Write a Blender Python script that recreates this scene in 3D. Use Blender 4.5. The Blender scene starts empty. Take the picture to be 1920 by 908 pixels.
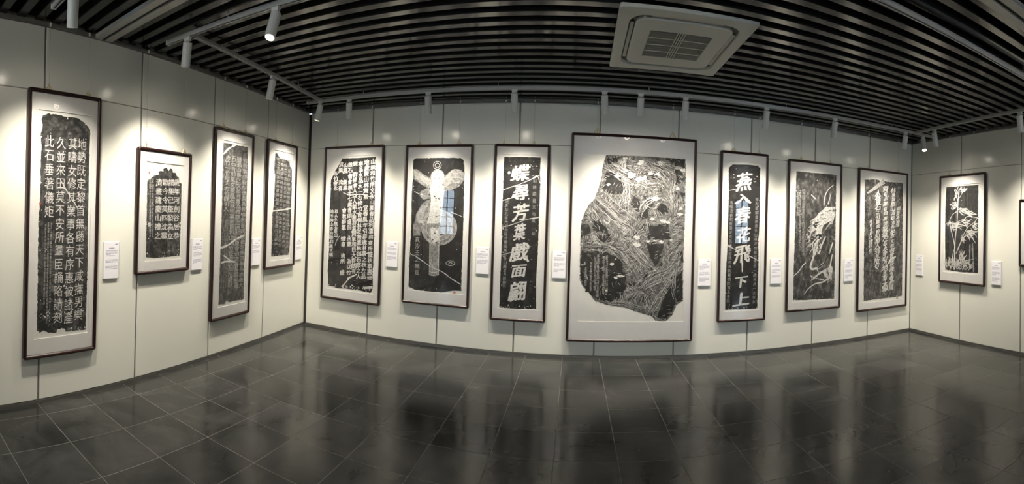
import bpy, bmesh, math, random
from mathutils import Vector, Matrix
sc = bpy.context.scene
COL = sc.collection
random.seed(7)

# ------------------------------------------------------------------ camera (a stitched cylindrical panorama)
FU, FV, CX, CY = 837.01, 896.11, 1075.85, 404.30          # pixels per radian / per unit height, centre (1920x908 frame)
PITCH, ROLL = 0.01234, -0.03182
DB, LX, RX, HC, AL, AR = 5.507, 3.752, 5.185, 1.570, 0.0724, -0.0027
W_, H_ = 1920.0, 908.0
cp, sp_, cr, sr = math.cos(PITCH), math.sin(PITCH), math.cos(ROLL), math.sin(ROLL)
RP = Matrix(((1, 0, 0), (0, cp, -sp_), (0, sp_, cp)))
RR = Matrix(((cr, 0, sr), (0, 1, 0), (-sr, 0, cr)))
ROT = RR @ RP
EYE = Vector((0, 0, HC))
cam = bpy.data.cameras.new('camera')
cam.type = 'PANO'
cam.panorama_type = 'CENTRAL_CYLINDRICAL'
cam.central_cylindrical_radius = 1.0
cam.central_cylindrical_range_u_min = (0 - CX) / FU
cam.central_cylindrical_range_u_max = (W_ - CX) / FU
cam.central_cylindrical_range_v_min = -(H_ - CY) / FV
cam.central_cylindrical_range_v_max = CY / FV
cam.clip_start = 0.02
camo = bpy.data.objects.new('camera', cam)
COL.objects.link(camo)
AX = Matrix(((1, 0, 0), (0, 0, -1), (0, 1, 0)))            # camera axes -> x right, y forward, z up
camo.matrix_world = Matrix.Translation(EYE) @ (ROT @ AX).to_4x4()
sc.camera = camo

# ------------------------------------------------------------------ world, exposure
wd = bpy.data.worlds.new('sky'); sc.world = wd
wd.use_nodes = True
bg = wd.node_tree.nodes['Background']
bg.inputs[0].default_value = (0.62, 0.80, 1.0, 1)
bg.inputs[1].default_value = 14.0
vs = sc.view_settings
vs.view_transform = 'Standard'
vs.look = 'None'
vs.exposure = -0.10
vs.gamma = 1.0
vs.use_curve_mapping = False
try:
    sc.cycles.use_denoising = True
    sc.cycles.max_bounces = 9
    sc.cycles.diffuse_bounces = 5
    sc.cycles.glossy_bounces = 4
    sc.cycles.transparent_max_bounces = 16
    sc.cycles.sample_clamp_indirect = 6
    sc.cycles.caustics_reflective = False
    sc.cycles.caustics_refractive = False
except Exception:
    pass
SPOT_W = 188.0
FLOOD_W = 34.0

# ------------------------------------------------------------------ pixel <-> place
def ray(px, py):
    th = (px - CX) / FU
    return ROT @ Vector((math.sin(th), math.cos(th), -(py - CY) / FV))
def project(P):
    d = ROT.transposed() @ (Vector(P) - EYE)
    h = math.hypot(d.x, d.y)
    return CX + FU * math.atan2(d.x, d.y), CY - FV * d.z / h
UP = Vector((0, 0, 1))
class Wall:
    def __init__(s, o, t):
        s.o = Vector(o); s.t = Vector(t).normalized(); s.n = s.t.cross(UP)      # n points into the room
        s.m = Matrix((s.t, UP, s.n)).transposed().to_4x4()
    def at(s, px, py, off=0.0):                             # pixel -> (along wall, height)
        d = ray(px, py)
        k = ((s.o + s.n * off - EYE).dot(s.n)) / d.dot(s.n)
        P = EYE + d * k
        return (P - s.o).dot(s.t), P.z
    def world(s, u, z, off=0.0):
        return s.o + s.t * u + UP * z + s.n * off
    def mat(s, u, z, off=0.0):
        return Matrix.Translation(s.world(u, z, off)) @ s.m
WB = Wall((0, DB, 0), (1, 0, 0))
WL = Wall((-LX, DB, 0), (-math.sin(AL), math.cos(AL), 0))    # u runs towards the corner: u <= 0
WR = Wall((RX, DB, 0), (math.sin(AR), -math.cos(AR), 0))     # u runs away from the corner: u >= 0

# ------------------------------------------------------------------ materials
def nt(name):
    m = bpy.data.materials.new(name); m.use_nodes = True
    t = m.node_tree; b = t.nodes['Principled BSDF']
    return m, t, b
def mat(name, col, rough=0.5, metal=0.0, var=0.0, scale=8.0, bump=0.0, emit=None, spec=None, coords='Object', stretch=None, rvar=0.0):
    m, t, b = nt(name)
    b.inputs['Base Color'].default_value = (*col, 1)
    b.inputs['Roughness'].default_value = rough
    b.inputs['Metallic'].default_value = metal
    if spec is not None: b.inputs['Specular IOR Level'].default_value = spec
    if emit:
        b.inputs['Emission Color'].default_value = (*emit[0], 1); b.inputs['Emission Strength'].default_value = emit[1]
    if var or bump or rvar:
        tc = t.nodes.new('ShaderNodeTexCoord'); mp = t.nodes.new('ShaderNodeMapping')
        t.links.new(tc.outputs[coords], mp.inputs[0])
        if stretch: mp.inputs['Scale'].default_value = stretch
        nz = t.nodes.new('ShaderNodeTexNoise'); nz.inputs['Scale'].default_value = scale; nz.inputs['Detail'].default_value = 6
        t.links.new(mp.outputs[0], nz.inputs[0])
        if var:
            r = t.nodes.new('ShaderNodeMapRange'); r.inputs[1].default_value = .3; r.inputs[2].default_value = .7
            r.inputs[3].default_value = 1 - var; r.inputs[4].default_value = 1 + var
            t.links.new(nz.outputs[0], r.inputs[0])
            mx = t.nodes.new('ShaderNodeMix'); mx.data_type = 'RGBA'; mx.blend_type = 'MULTIPLY'; mx.inputs[0].default_value = 1
            mx.inputs[6].default_value = (*col, 1); t.links.new(r.outputs[0], mx.inputs[7]); t.links.new(mx.outputs[2], b.inputs['Base Color'])
        if rvar:
            r = t.nodes.new('ShaderNodeMapRange'); r.inputs[1].default_value = .3; r.inputs[2].default_value = .7
            r.inputs[3].default_value = rough - rvar; r.inputs[4].default_value = rough + rvar
            t.links.new(nz.outputs[0], r.inputs[0]); t.links.new(r.outputs[0], b.inputs['Roughness'])
        if bump:
            bp = t.nodes.new('ShaderNodeBump'); bp.inputs['Strength'].default_value = bump; bp.inputs['Distance'].default_value = .002
            t.links.new(nz.outputs[0], bp.inputs['Height']); t.links.new(bp.outputs[0], b.inputs['Normal'])
    return m
def ramp_mat(name, stops, scale, detail=8, rough=.8, dist=0.0, stretch=None, tex='NOISE', offset=0):
    m, t, b = nt(name)
    b.inputs['Roughness'].default_value = rough
    tc = t.nodes.new('ShaderNodeTexCoord'); mp = t.nodes.new('ShaderNodeMapping')
    if stretch: mp.inputs['Scale'].default_value = stretch
    mp.inputs['Location'].default_value = (offset, offset * .7, 0)
    t.links.new(tc.outputs['Object'], mp.inputs[0])
    nz = t.nodes.new('ShaderNodeTexNoise'); nz.inputs['Scale'].default_value = scale; nz.inputs['Detail'].default_value = detail
    nz.inputs['Roughness'].default_value = .68; nz.inputs['Distortion'].default_value = dist
    t.links.new(mp.outputs[0], nz.inputs[0])
    cr_ = t.nodes.new('ShaderNodeValToRGB'); e = cr_.color_ramp.elements
    while len(e) < len(stops): e.new(.5)
    for k, (p, c) in enumerate(stops):
        e[k].position = p; e[k].color = (c, c, c * .96, 1)
    t.links.new(nz.outputs[0], cr_.inputs[0]); t.links.new(cr_.outputs[0], b.inputs['Base Color'])
    return m
M = {}
M['panel'] = mat('ivory_panel', (.74, .745, .675), .20, var=.02, scale=1.5, spec=.45)
M['plaster'] = mat('white_plaster', (.60, .60, .55), .8, var=.03, scale=3, bump=.1)
M['alu'] = mat('grey_aluminium', (.24, .24, .23), .5, .3, var=.08, scale=20)
M['alu_dark'] = mat('dark_aluminium', (.045, .046, .044), .45, .3, var=.08, scale=20)
M['trim'] = mat('dark_ceiling_angle', (.17, .17, .16), .45, .2, var=.06, scale=15)
M['black'] = mat('black_void', (.006, .006, .006), .9, var=.1, scale=6)
M['slat'] = mat('charcoal_slat', (.021, .0218, .0208), .15, .0, var=.06, scale=3, spec=.38, rvar=.03)
M['white_metal'] = mat('white_powder_coat', (.62, .63, .60), .4, var=.03, scale=30)
M['track'] = mat('pale_track_metal', (.42, .43, .42), .35, .2, var=.04, scale=25)
M['slot'] = mat('dark_slot', (.02, .02, .02), .6, var=.05, scale=30)
M['diffuser'] = mat('aluminium_diffuser', (.50, .49, .45), .4, .2, var=.05, scale=12)
M['ac'] = mat('ac_plastic', (.66, .66, .59), .45, var=.02, scale=6)
M['ac_grille'] = mat('ac_grille_plastic', (.25, .245, .215), .6, var=.05, scale=40)
M['ac_dark'] = mat('ac_dark_plastic', (.05, .05, .05), .5, var=.05, scale=20)  # plain dark plastic for the outlet slot and casing
M['wood'] = mat('dark_rosewood', (.019, .0065, .005), .32, var=.5, scale=9, stretch=(3, 1.2, 3), spec=.4)
M['mat'] = mat('mat_board', (.78, .775, .75), .85, var=.02, scale=14, bump=.05)
M['paper'] = mat('rice_paper', (.80, .80, .75), .9, var=.03, scale=9, bump=.35)
M['brass'] = mat('brass_hook', (.60, .47, .22), .3, .9, var=.1, scale=30)
M['steel'] = mat('steel_wire', (.42, .42, .40), .35, .8, var=.05, scale=30)
M['clip'] = mat('white_plastic_clip', (.78, .78, .74), .4, var=.02, scale=30)
M['card'] = mat('white_card', (.80, .80, .84), .5, var=.015, scale=15)
M['print'] = mat('grey_card_print', (.33, .33, .42), .7, var=.1, scale=60)
M['red'] = mat('red_seal_paste', (.55, .05, .04), .7, var=.15, scale=60)
M['ink_line'] = ramp_mat('pale_rubbed_stroke', [(.30, .16), (.42, .50), (.52, .70), (.75, .78)], 75)
M['ink_soft'] = ramp_mat('grey_rubbed_stroke', [(.30, .06), (.44, .26), (.56, .46), (.75, .62)], 70)
M['ink_dim'] = ramp_mat('dim_rubbed_stroke', [(.30, .03), (.46, .13), (.60, .26), (.78, .42)], 60)
M['rub'] = ramp_mat('dark_ink_rubbing', [(.30, .006), (.52, .015), (.66, .045), (.80, .22)], 14)
M['rub2'] = ramp_mat('mottled_ink_rubbing', [(.30, .008), (.48, .020), (.62, .09), (.76, .42)], 19, offset=3)
M['rub3'] = ramp_mat('worn_ink_rubbing', [(.32, .012), (.47, .034), (.60, .12), (.72, .40)], 24, offset=9, stretch=(1, .55, 1))
M['relief'] = ramp_mat('pale_relief_rubbing', [(.34, .012), (.45, .06), (.52, .24), (.60, .10), (.72, .55)], 19, dist=2.2, offset=5)
M['figure'] = ramp_mat('cream_figure_rubbing', [(.30, .20), (.44, .48), (.56, .72), (.72, .80)], 26, dist=1.2, offset=2)
M['figure2'] = ramp_mat('grey_figure_rubbing', [(.30, .05), (.46, .17), (.58, .32), (.74, .52)], 26, dist=1.2, offset=6)
M['grout'] = mat('pale_grout', (.115, .115, .108), .75, var=.45, scale=5)
M['baseboard'] = mat('baseboard_metal', (.13, .13, .12), .35, .4, var=.05, scale=20)
M['lens'] = mat('lit_lens', (1, 1, 1), .3, emit=((1, .93, .80), 30.0))
M['rim'] = mat('reflector_rim', (.75, .66, .52), .3, .6, var=.03, scale=30)

def tile_material():
    m, t, b = nt('charcoal_floor_tile')
    oi = t.nodes.new('ShaderNodeObjectInfo'); tc = t.nodes.new('ShaderNodeTexCoord'); geo = t.nodes.new('ShaderNodeNewGeometry')
    nz = t.nodes.new('ShaderNodeTexNoise'); nz.inputs['Scale'].default_value = 2.6; nz.inputs['Detail'].default_value = 9; nz.inputs['Roughness'].default_value = .62
    nz.inputs['Distortion'].default_value = .7
    t.links.new(geo.outputs['Position'], nz.inputs[0])
    r = t.nodes.new('ShaderNodeValToRGB'); e = r.color_ramp.elements
    e[0].position = .30; e[0].color = (.0135, .014, .0135, 1); e[1].position = .74; e[1].color = (.052, .054, .052, 1)
    t.links.new(nz.outputs[0], r.inputs[0])
    mr = t.nodes.new('ShaderNodeMapRange'); mr.inputs[3].default_value = .80; mr.inputs[4].default_value = 1.22
    t.links.new(oi.outputs['Random'], mr.inputs[0])
    mx = t.nodes.new('ShaderNodeMix'); mx.data_type = 'RGBA'; mx.blend_type = 'MULTIPLY'; mx.inputs[0].default_value = 1
    t.links.new(r.outputs[0], mx.inputs[6]); t.links.new(mr.outputs[0], mx.inputs[7]); t.links.new(mx.outputs[2], b.inputs['Base Color'])
    n2 = t.nodes.new('ShaderNodeTexNoise'); n2.inputs['Scale'].default_value = 1.3; n2.inputs['Detail'].default_value = 5
    t.links.new(geo.outputs['Position'], n2.inputs[0])
    m2 = t.nodes.new('ShaderNodeMapRange'); m2.inputs[1].default_value = .3; m2.inputs[2].default_value = .7; m2.inputs[3].default_value = .12; m2.inputs[4].default_value = .22
    t.links.new(n2.outputs[0], m2.inputs[0]); t.links.new(m2.outputs[0], b.inputs['Roughness'])
    n3 = t.nodes.new('ShaderNodeTexNoise'); n3.inputs['Scale'].default_value = 30; n3.inputs['Detail'].default_value = 3
    t.links.new(geo.outputs['Position'], n3.inputs[0])
    bp = t.nodes.new('ShaderNodeBump'); bp.inputs['Strength'].default_value = .06; bp.inputs['Distance'].default_value = .002
    t.links.new(n3.outputs[0], bp.inputs['Height']); t.links.new(bp.outputs[0], b.inputs['Normal'])
    b.inputs['Specular IOR Level'].default_value = .20
    return m
M['tile'] = tile_material()
def glass_material(name, refl=1.45):
    m = bpy.data.materials.new(name); m.use_nodes = True; t = m.node_tree
    t.nodes.remove(t.nodes['Principled BSDF'])
    tr = t.nodes.new('ShaderNodeBsdfTransparent'); gl = t.nodes.new('ShaderNodeBsdfGlossy'); gl.inputs['Roughness'].default_value = .015
    fr = t.nodes.new('ShaderNodeFresnel')
    ge = t.nodes.new('ShaderNodeNewGeometry'); mr = t.nodes.new('ShaderNodeMapRange')      # thin pane: both faces reflect like the outer one
    mr.inputs[3].default_value = refl; mr.inputs[4].default_value = 1 / refl
    t.links.new(ge.outputs['Backfacing'], mr.inputs[0]); t.links.new(mr.outputs[0], fr.inputs[0])
    mx = t.nodes.new('ShaderNodeMixShader')
    t.links.new(fr.outputs[0], mx.inputs[0]); t.links.new(tr.outputs[0], mx.inputs[1]); t.links.new(gl.outputs[0], mx.inputs[2])
    t.links.new(mx.outputs[0], t.nodes['Material Output'].inputs[0])
    return m
M['glass'] = glass_material('picture_glass', 1.36)

# ------------------------------------------------------------------ mesh helpers
class MB:
    def __init__(s): s.v = []; s.f = []; s.cut = []
    def add(s, vs_, fs):
        o = len(s.v); s.cut.append((o, len(s.f))); s.v += [tuple(v) for v in vs_]; s.f += [tuple(i + o for i in f) for f in fs]; return s
    def box(s, x0, x1, y0, y1, z0, z1):
        return s.add([(x0, y0, z0), (x1, y0, z0), (x1, y1, z0), (x0, y1, z0), (x0, y0, z1), (x1, y0, z1), (x1, y1, z1), (x0, y1, z1)],
                     [(0, 3, 2, 1), (4, 5, 6, 7), (0, 1, 5, 4), (1, 2, 6, 5), (2, 3, 7, 6), (3, 0, 4, 7)])
    def bbox(s, x0, x1, y0, y1, z0, z1, b=.002):              # box with the edges of its +z face chamfered
        return s.add([(x0, y0, z0), (x1, y0, z0), (x1, y1, z0), (x0, y1, z0), (x0, y0, z1 - b), (x1, y0, z1 - b), (x1, y1, z1 - b), (x0, y1, z1 - b),
                      (x0 + b, y0 + b, z1), (x1 - b, y0 + b, z1), (x1 - b, y1 - b, z1), (x0 + b, y1 - b, z1)],
                     [(0, 3, 2, 1), (8, 9, 10, 11)] + [(i, (i + 1) % 4, (i + 1) % 4 + 4, i + 4) for i in range(4)] + [(i + 4, (i + 1) % 4 + 4, (i + 1) % 4 + 8, i + 8) for i in range(4)])
    def poly(s, pts, z, thick=0.0):                           # flat outline in xy, optional thickness below z
        n = len(pts)
        s.add([(x, y, z) for x, y in pts], [tuple(range(n))])
        if thick:
            o = len(s.v) - n
            s.v += [(x, y, z - thick) for x, y in pts]
            s.f += [(o + i, o + n + i, o + n + (i + 1) % n, o + (i + 1) % n) for i in range(n)]
        return s
    def ring(s, outer, inner, z0, z1):                        # flat ring between two outlines with equal counts
        n = len(outer)
        s.add([(x, y, z1) for x, y in outer] + [(x, y, z1) for x, y in inner] + [(x, y, z0) for x, y in outer] + [(x, y, z0) for x, y in inner],
              [f for i in range(n) for j in [(i + 1) % n] for f in ((i, j, n + j, n + i), (2 * n + i, 2 * n + j, j, i), (n + i, n + j, 3 * n + j, 3 * n + i))])
        return s
    def tube(s, a, b, r0, r1=None, n=10, cap=True):
        a, b = Vector(a), Vector(b); r1 = r0 if r1 is None else r1
        d = (b - a).normalized(); x = d.orthogonal().normalized(); y = d.cross(x)
        vs_ = [a + (x * math.cos(k * 2 * math.pi / n) + y * math.sin(k * 2 * math.pi / n)) * r0 for k in range(n)]
        vs_ += [b + (x * math.cos(k * 2 * math.pi / n) + y * math.sin(k * 2 * math.pi / n)) * r1 for k in range(n)]
        fs = [(k, (k + 1) % n, n + (k + 1) % n, n + k) for k in range(n)]
        if cap: fs += [tuple(range(n - 1, -1, -1)), tuple(range(n, 2 * n))]
        return s.add(vs_, fs)
    def lathe(s, prof, n=20):                                 # profile (r, z) about local z
        o = len(s.v)
        for r, z in prof:
            s.v += [(r * math.cos(k * 2 * math.pi / n), r * math.sin(k * 2 * math.pi / n), z) for k in range(n)]
        for i in range(len(prof) - 1):
            s.f += [(o + i * n + k, o + i * n + (k + 1) % n, o + (i + 1) * n + (k + 1) % n, o + (i + 1) * n + k) for k in range(n)]
        return s
    def ribbon(s, pts, ws, z):                                # brush stroke: centre line and widths in xy
        n = len(pts)
        if not hasattr(ws, '__len__'): ws = [ws] * n
        L = []; R = []
        for i in range(n):
            a = pts[max(i - 1, 0)]; b = pts[min(i + 1, n - 1)]
            dx, dy = b[0] - a[0], b[1] - a[1]; l = math.hypot(dx, dy) or 1e-6
            nx, ny = -dy / l * ws[i] / 2, dx / l * ws[i] / 2
            L.append((pts[i][0] + nx, pts[i][1] + ny, z)); R.append((pts[i][0] - nx, pts[i][1] - ny, z))
        return s.add(R + L, [(i, i + 1, n + i + 1, n + i) for i in range(n - 1)])
    def mesh(s, name, m):
        me = bpy.data.meshes.new(name); me.from_pydata(s.v, [], s.f); me.materials.append(M[m] if isinstance(m, str) else m); me.update()
        return me
    def build(s, name, m, parent=None, smooth=False, label=None):
        me = s.mesh(name, m)
        if smooth:
            for p in me.polygons: p.use_smooth = True
        o = bpy.data.objects.new(name, me); COL.objects.link(o); o.parent = parent
        if label: o['label'] = label
        return o
def tag(o, label=None, cat=None, group=None, kind=None):
    if label: o['label'] = label
    if cat: o['category'] = cat
    if group: o['group'] = group
    if kind: o['kind'] = kind
    return o
def empty(name, m, label=None, cat=None, group=None):
    o = bpy.data.objects.new(name, None); COL.objects.link(o); o.matrix_world = m; o.empty_display_size = .05
    return tag(o, label, cat, group)
def struct(name, mb, m, mw=None, label=None, cat=None):
    o = mb.build(name, m)
    if mw is not None: o.matrix_world = mw
    o['kind'] = 'structure'
    return tag(o, label, cat)
def smooth_line(pts, k=4):                                    # Catmull-Rom
    if len(pts) < 3: return list(pts)
    out = []
    for i in range(len(pts) - 1):
        p0, p1, p2, p3 = pts[max(i - 1, 0)], pts[i], pts[i + 1], pts[min(i + 2, len(pts) - 1)]
        for j in range(k):
            t = j / k
            out.append(tuple(.5 * (2 * p1[q] + (p2[q] - p0[q]) * t + (2 * p0[q] - 5 * p1[q] + 4 * p2[q] - p3[q]) * t * t + (3 * p1[q] - p0[q] - 3 * p2[q] + p3[q]) * t ** 3) for q in range(len(p1))))
    out.append(tuple(pts[-1]))
    return out
def round_rect(x0, x1, y0, y1, r, n=4):
    pts = []
    for cx, cy, a in ((x1 - r, y0 + r, -90), (x1 - r, y1 - r, 0), (x0 + r, y1 - r, 90), (x0 + r, y0 + r, 180)):
        for k in range(n + 1):
            t = math.radians(a + 90 * k / n); pts.append((cx + r * math.cos(t), cy + r * math.sin(t)))
    return pts

# ================================================================== THE ROOM
HW, ZS = 2.93, 2.44            # wall top, height of the horizontal joint
CT = 3.30                      # black void above the slats
YE = 0.30                      # where the display walls end and the hall behind opens
HX0, HX1, HY = -7.6, 8.4, -4.2 # hall behind the viewpoint
def left_x(y): return -LX + math.tan(AL) * (DB - y)

# --- floor: grout bed, tiles laid as separate pieces
fl = struct('floor', MB().box(HX0, HX1, HY, DB + .05, -.08, -.0007), 'grout', label='dark grey stone tile floor with pale joints', cat='floor')
TX, TY, GX, GY, GAP = .452, .441, .36, 3.58, .0045
def tile_mb(x0, x1, y0, y1):
    return MB().bbox(x0 + GAP / 2, x1 - GAP / 2, y0 + GAP / 2, y1 - GAP / 2, -.012, 0, .0007)
full = tile_mb(-TX / 2, TX / 2, -TY / 2, TY / 2).mesh('tile', 'tile')
rest = MB()
rngt = random.Random(3)
for j in range(-19, 6):
    for i in range(-19, 20):
        x0, y0 = GX + i * TX, GY + j * TY; x1, y1 = x0 + TX, y0 + TY
        if x1 < HX0 + .05 or x0 > HX1 - .05 or y1 < HY + .05: continue
        cx, cy = (x0 + x1) / 2, (y0 + y1) / 2
        if cy > YE:
            lx = left_x(y1) - .03; rx = RX + .02; ty = DB + .02
            if x1 < lx + .03 or x0 > rx - .03 or y0 > ty - .03: continue
            cut = x0 < lx or x1 > rx or y1 > ty
            x0, x1, y1 = max(x0, lx), min(x1, rx), min(y1, ty)
        else:
            cut = False
            x0, x1, y0 = max(x0, HX0 + .01), min(x1, HX1 - .01), max(y0, HY + .01)
        px, py = project((cx, cy, 0))
        seen = cy > .4 and math.hypot(cx, cy) > 2.2 and -90 < px < 2010
        if not seen:
            rest.bbox(x0 + GAP / 2, x1 - GAP / 2, y0 + GAP / 2, y1 - GAP / 2, -.012, 0, .0007)
        elif cut:
            o = MB().bbox(x0 - cx + GAP / 2, x1 - cx - GAP / 2, y0 - cy + GAP / 2, y1 - cy - GAP / 2, -.012, 0, .0007).build('tile', 'tile', fl); o.location = (cx, cy, 0)
        else:
            o = bpy.data.objects.new('tile', full); COL.objects.link(o); o.parent = fl; o.location = (cx, cy, 0)
            o.rotation_euler = (rngt.uniform(-.0012, .0012), rngt.uniform(-.0012, .0012), 0)
o = rest.build('tile_field', 'tile', fl); o['kind'] = 'stuff'

# --- display walls: aluminium backing, separate ivory panels
VG, HG = .019, .006
def display_wall(name, wall, edges, u_end, label):
    lo, hi = min(edges[0], u_end), max(edges[0], u_end)
    w = struct(name, MB().box(lo, hi, 0, HW + .02, -.09, -.008), 'alu', wall.mat(0, 0), label, 'wall')
    es = sorted(edges)
    for a, b in zip(es[:-1], es[1:]):
        for z0, z1 in ((.032, ZS - HG / 2), (ZS + HG / 2, HW)):
            MB().bbox(a + VG / 2, b - VG / 2, z0, z1, -.008, 0, .0025).build('panel', 'panel', w)
    return w
eb = [-LX + .03] + [-2.70 + .9975 * k for k in range(8)] + [RX - .002]
display_wall('wall_back', WB, eb, RX + .09, 'ivory panelled display wall with grey vertical joints')
lend = (DB - YE) / math.cos(AL)
el = [.004, -1.06, -2.09, -3.12, -4.14, -lend]
display_wall('wall_left', WL, el, -lend, 'ivory panelled wall holding four tall framed rubbings')
rend = DB - YE
er = [.002, 1.10, 2.19, 3.28, 4.37, rend]
display_wall('wall_right', WR, er, rend, 'ivory panelled wall holding the bamboo rubbing')
MB_ = MB
struct('trim_1', MB().box(-LX - .09, -LX + .028, 0, HW, -.03, -.004), 'alu_dark', WB.mat(0, 0), 'dark corner post between back and left wall', 'trim')
def strip(name, wall, a, b, z0, z1, d0, d1, m, label, cat):
    return struct(name, MB().box(a, b, z0, z1, d0, d1), m, wall.mat(0, 0), label, cat)
for nm, wall, a, b in (('left', WL, -lend, .0), ('back', WB, -LX + .03, RX), ('right', WR, .0, rend)):
    strip('baseboard_' + nm, wall, a, b, 0, .026, -.008, .004, 'baseboard', 'thin dark metal skirting along the %s wall' % nm, 'baseboard')
k = 2
for nm, wall, a, b in (('left', WL, -lend, .0), ('back', WB, -LX, RX), ('right', WR, .0, rend)):
    mb = MB().box(a, b, HW + .002, HW + .022, -.006, .030).box(a, b, HW + .022, HW + .060, -.006, .012)
    struct('trim_%d' % k, mb, 'trim', wall.mat(0, 0), 'dark grey hanging rail along the top of the %s wall' % nm, 'trim'); k += 1

# --- hall behind: plain walls, rear wall with tall windows (daylight)
struct('wall_hall_left', MB().box(HX0 - .1, HX0, HY - .1, YE, 0, CT), 'plaster', label='plain white wall at the far end of the hall, left of the entrance', cat='wall')
struct('wall_hall_right', MB().box(HX1, HX1 + .1, HY - .1, YE, 0, CT), 'plaster', label='plain white wall at the far end of the hall, right of the entrance', cat='wall')
struct('wall_return_left', MB().box(HX0 - .1, left_x(YE) - .09, YE, YE + .1, 0, CT), 'plaster', label='short white return wall beside the left display wall', cat='wall')
struct('wall_return_right', MB().box(RX + .09, HX1 + .1, YE, YE + .1, 0, CT), 'plaster', label='short white return wall beside the right display wall', cat='wall')
WIN = [(-6.7, -5.9), (-4.75, -4.15), (-3.5, -2.9), (-.75, -.25), (4.35, 5.0), (5.7, 6.3), (7.2, 7.8)]
WZ0, WZ1 = .95, 2.5
mb = MB().box(HX0, HX1, HY - .1, HY, 0, WZ0).box(HX0, HX1, HY - .1, HY, WZ1, CT)
xs = [HX0] + [v for w in WIN for v in w] + [HX1]
for a, b in zip(xs[::2], xs[1::2]): mb.box(a, b, HY - .1, HY, WZ0, WZ1)
struct('wall_rear', mb, 'plaster', label='white wall with a row of tall windows opposite the display wall', cat='wall')
for n, (a, b) in enumerate(WIN):
    w = struct('window_%d' % (n + 1), MB().ring([(a, WZ0), (b, WZ0), (b, WZ1), (a, WZ1)], [(a + .05, WZ0 + .05), (b - .05, WZ0 + .05), (b - .05, WZ1 - .05), (a + .05, WZ1 - .05)], 0, .06), 'alu_dark',
               Matrix.Translation((0, HY - .02, 0)) @ Matrix.Rotation(math.radians(90), 4, 'X'), 'tall window with dark bars in the rear wall', 'window')
    cx = (a + b) / 2
    g = MB().box(cx - .015, cx + .015, WZ0 + .05, WZ1 - .05, .01, .05)
    for q in range(1, 5):
        z = WZ0 + (WZ1 - WZ0) * q / 5; g.box(a + .05, b - .05, z - .012, z + .012, .012, .048)
    g.build('glazing_bars', 'alu_dark', w)
    MB().box(a + .05, b - .05, WZ0 + .05, WZ1 - .05, .028, .032).build('pane', 'glass', w)
    L = bpy.data.lights.new('window_portal', 'AREA'); L.shape = 'RECTANGLE'; L.size = b - a; L.size_y = WZ1 - WZ0
    L.cycles.is_portal = True
    lo = bpy.data.objects.new('window_portal', L); COL.objects.link(lo); lo.location = (cx, HY - .12, (WZ0 + WZ1) / 2); lo.rotation_euler = (math.radians(-90), 0, 0)

# --- ceiling: black void with hung slats
SB, PITCH_S, SWID = 2.965, .1575, .074
ce = struct('ceiling', MB().box(HX0 - .1, HX1 + .1, HY - .1, DB + .1, CT, CT + .06), 'black', label='black ceiling void with long charcoal slats', cat='ceiling')
mb = MB()
for wall, a, b in ((WL, -lend, .09), (WB, -LX - .09, RX + .09), (WR, -.09, rend)):
    pass
y = 5.40; slat_cache = {}
while y > HY + .1:
    if y > YE + .05: a, b = left_x(y) + .012, RX - .012
    else: a, b = HX0 + .02, HX1 - .02
    MB().add([(p[0], p[1] + y, p[2]) for p in [(a, -SWID / 2, SB + .004), (a, -SWID / 2 + .004, SB), (a, SWID / 2 - .004, SB), (a, SWID / 2, SB + .004), (a, SWID / 2, SB + .07), (a, -SWID / 2, SB + .07)]
                                                       + [(b, -SWID / 2, SB + .004), (b, -SWID / 2 + .004, SB), (b, SWID / 2 - .004, SB), (b, SWID / 2, SB + .004), (b, SWID / 2, SB + .07), (b, -SWID / 2, SB + .07)]],
             [(i, i + 6, (i + 1) % 6 + 6, (i + 1) % 6) for i in range(6)] + [(0, 1, 2, 3, 4, 5), (11, 10, 9, 8, 7, 6)]).build('slat', 'slat', ce)
    y -= PITCH_S
# black upper wall strips closing the void above the display walls
for n, (wall, a, b) in enumerate(((WL, -lend, .0), (WB, -LX, RX), (WR, .0, rend))):
    struct('wall_void_' + ('left', 'back', 'right')[n], MB().box(a, b, HW + .061, CT, -.09, -.004), 'black', wall.mat(0, 0), 'black wall strip above the %s display wall inside the ceiling void' % ('left', 'back', 'right')[n], 'wall')
# --- linear air slot across the ceiling
for yv, xa, xb, side in ((1.93, left_x(1.93) + .02, -.4, 'left'), (1.63, .6, 4.26, 'right')):
    df = empty('linear_diffuser', Matrix.Translation((0, yv, SB - .036)), 'pale twin slot air diffuser strip in the ceiling ending by the %s wall' % side, 'air vent', 'linear air diffusers between the slats')
    for q in (-.052, .052):
        MB().box(xa, xb, q - .034, q + .034, 0, .03).build('blade', 'diffuser', df)
    MB().box(xa, xb, -.018, .018, .012, .034).build('slot', 'slot', df)
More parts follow.
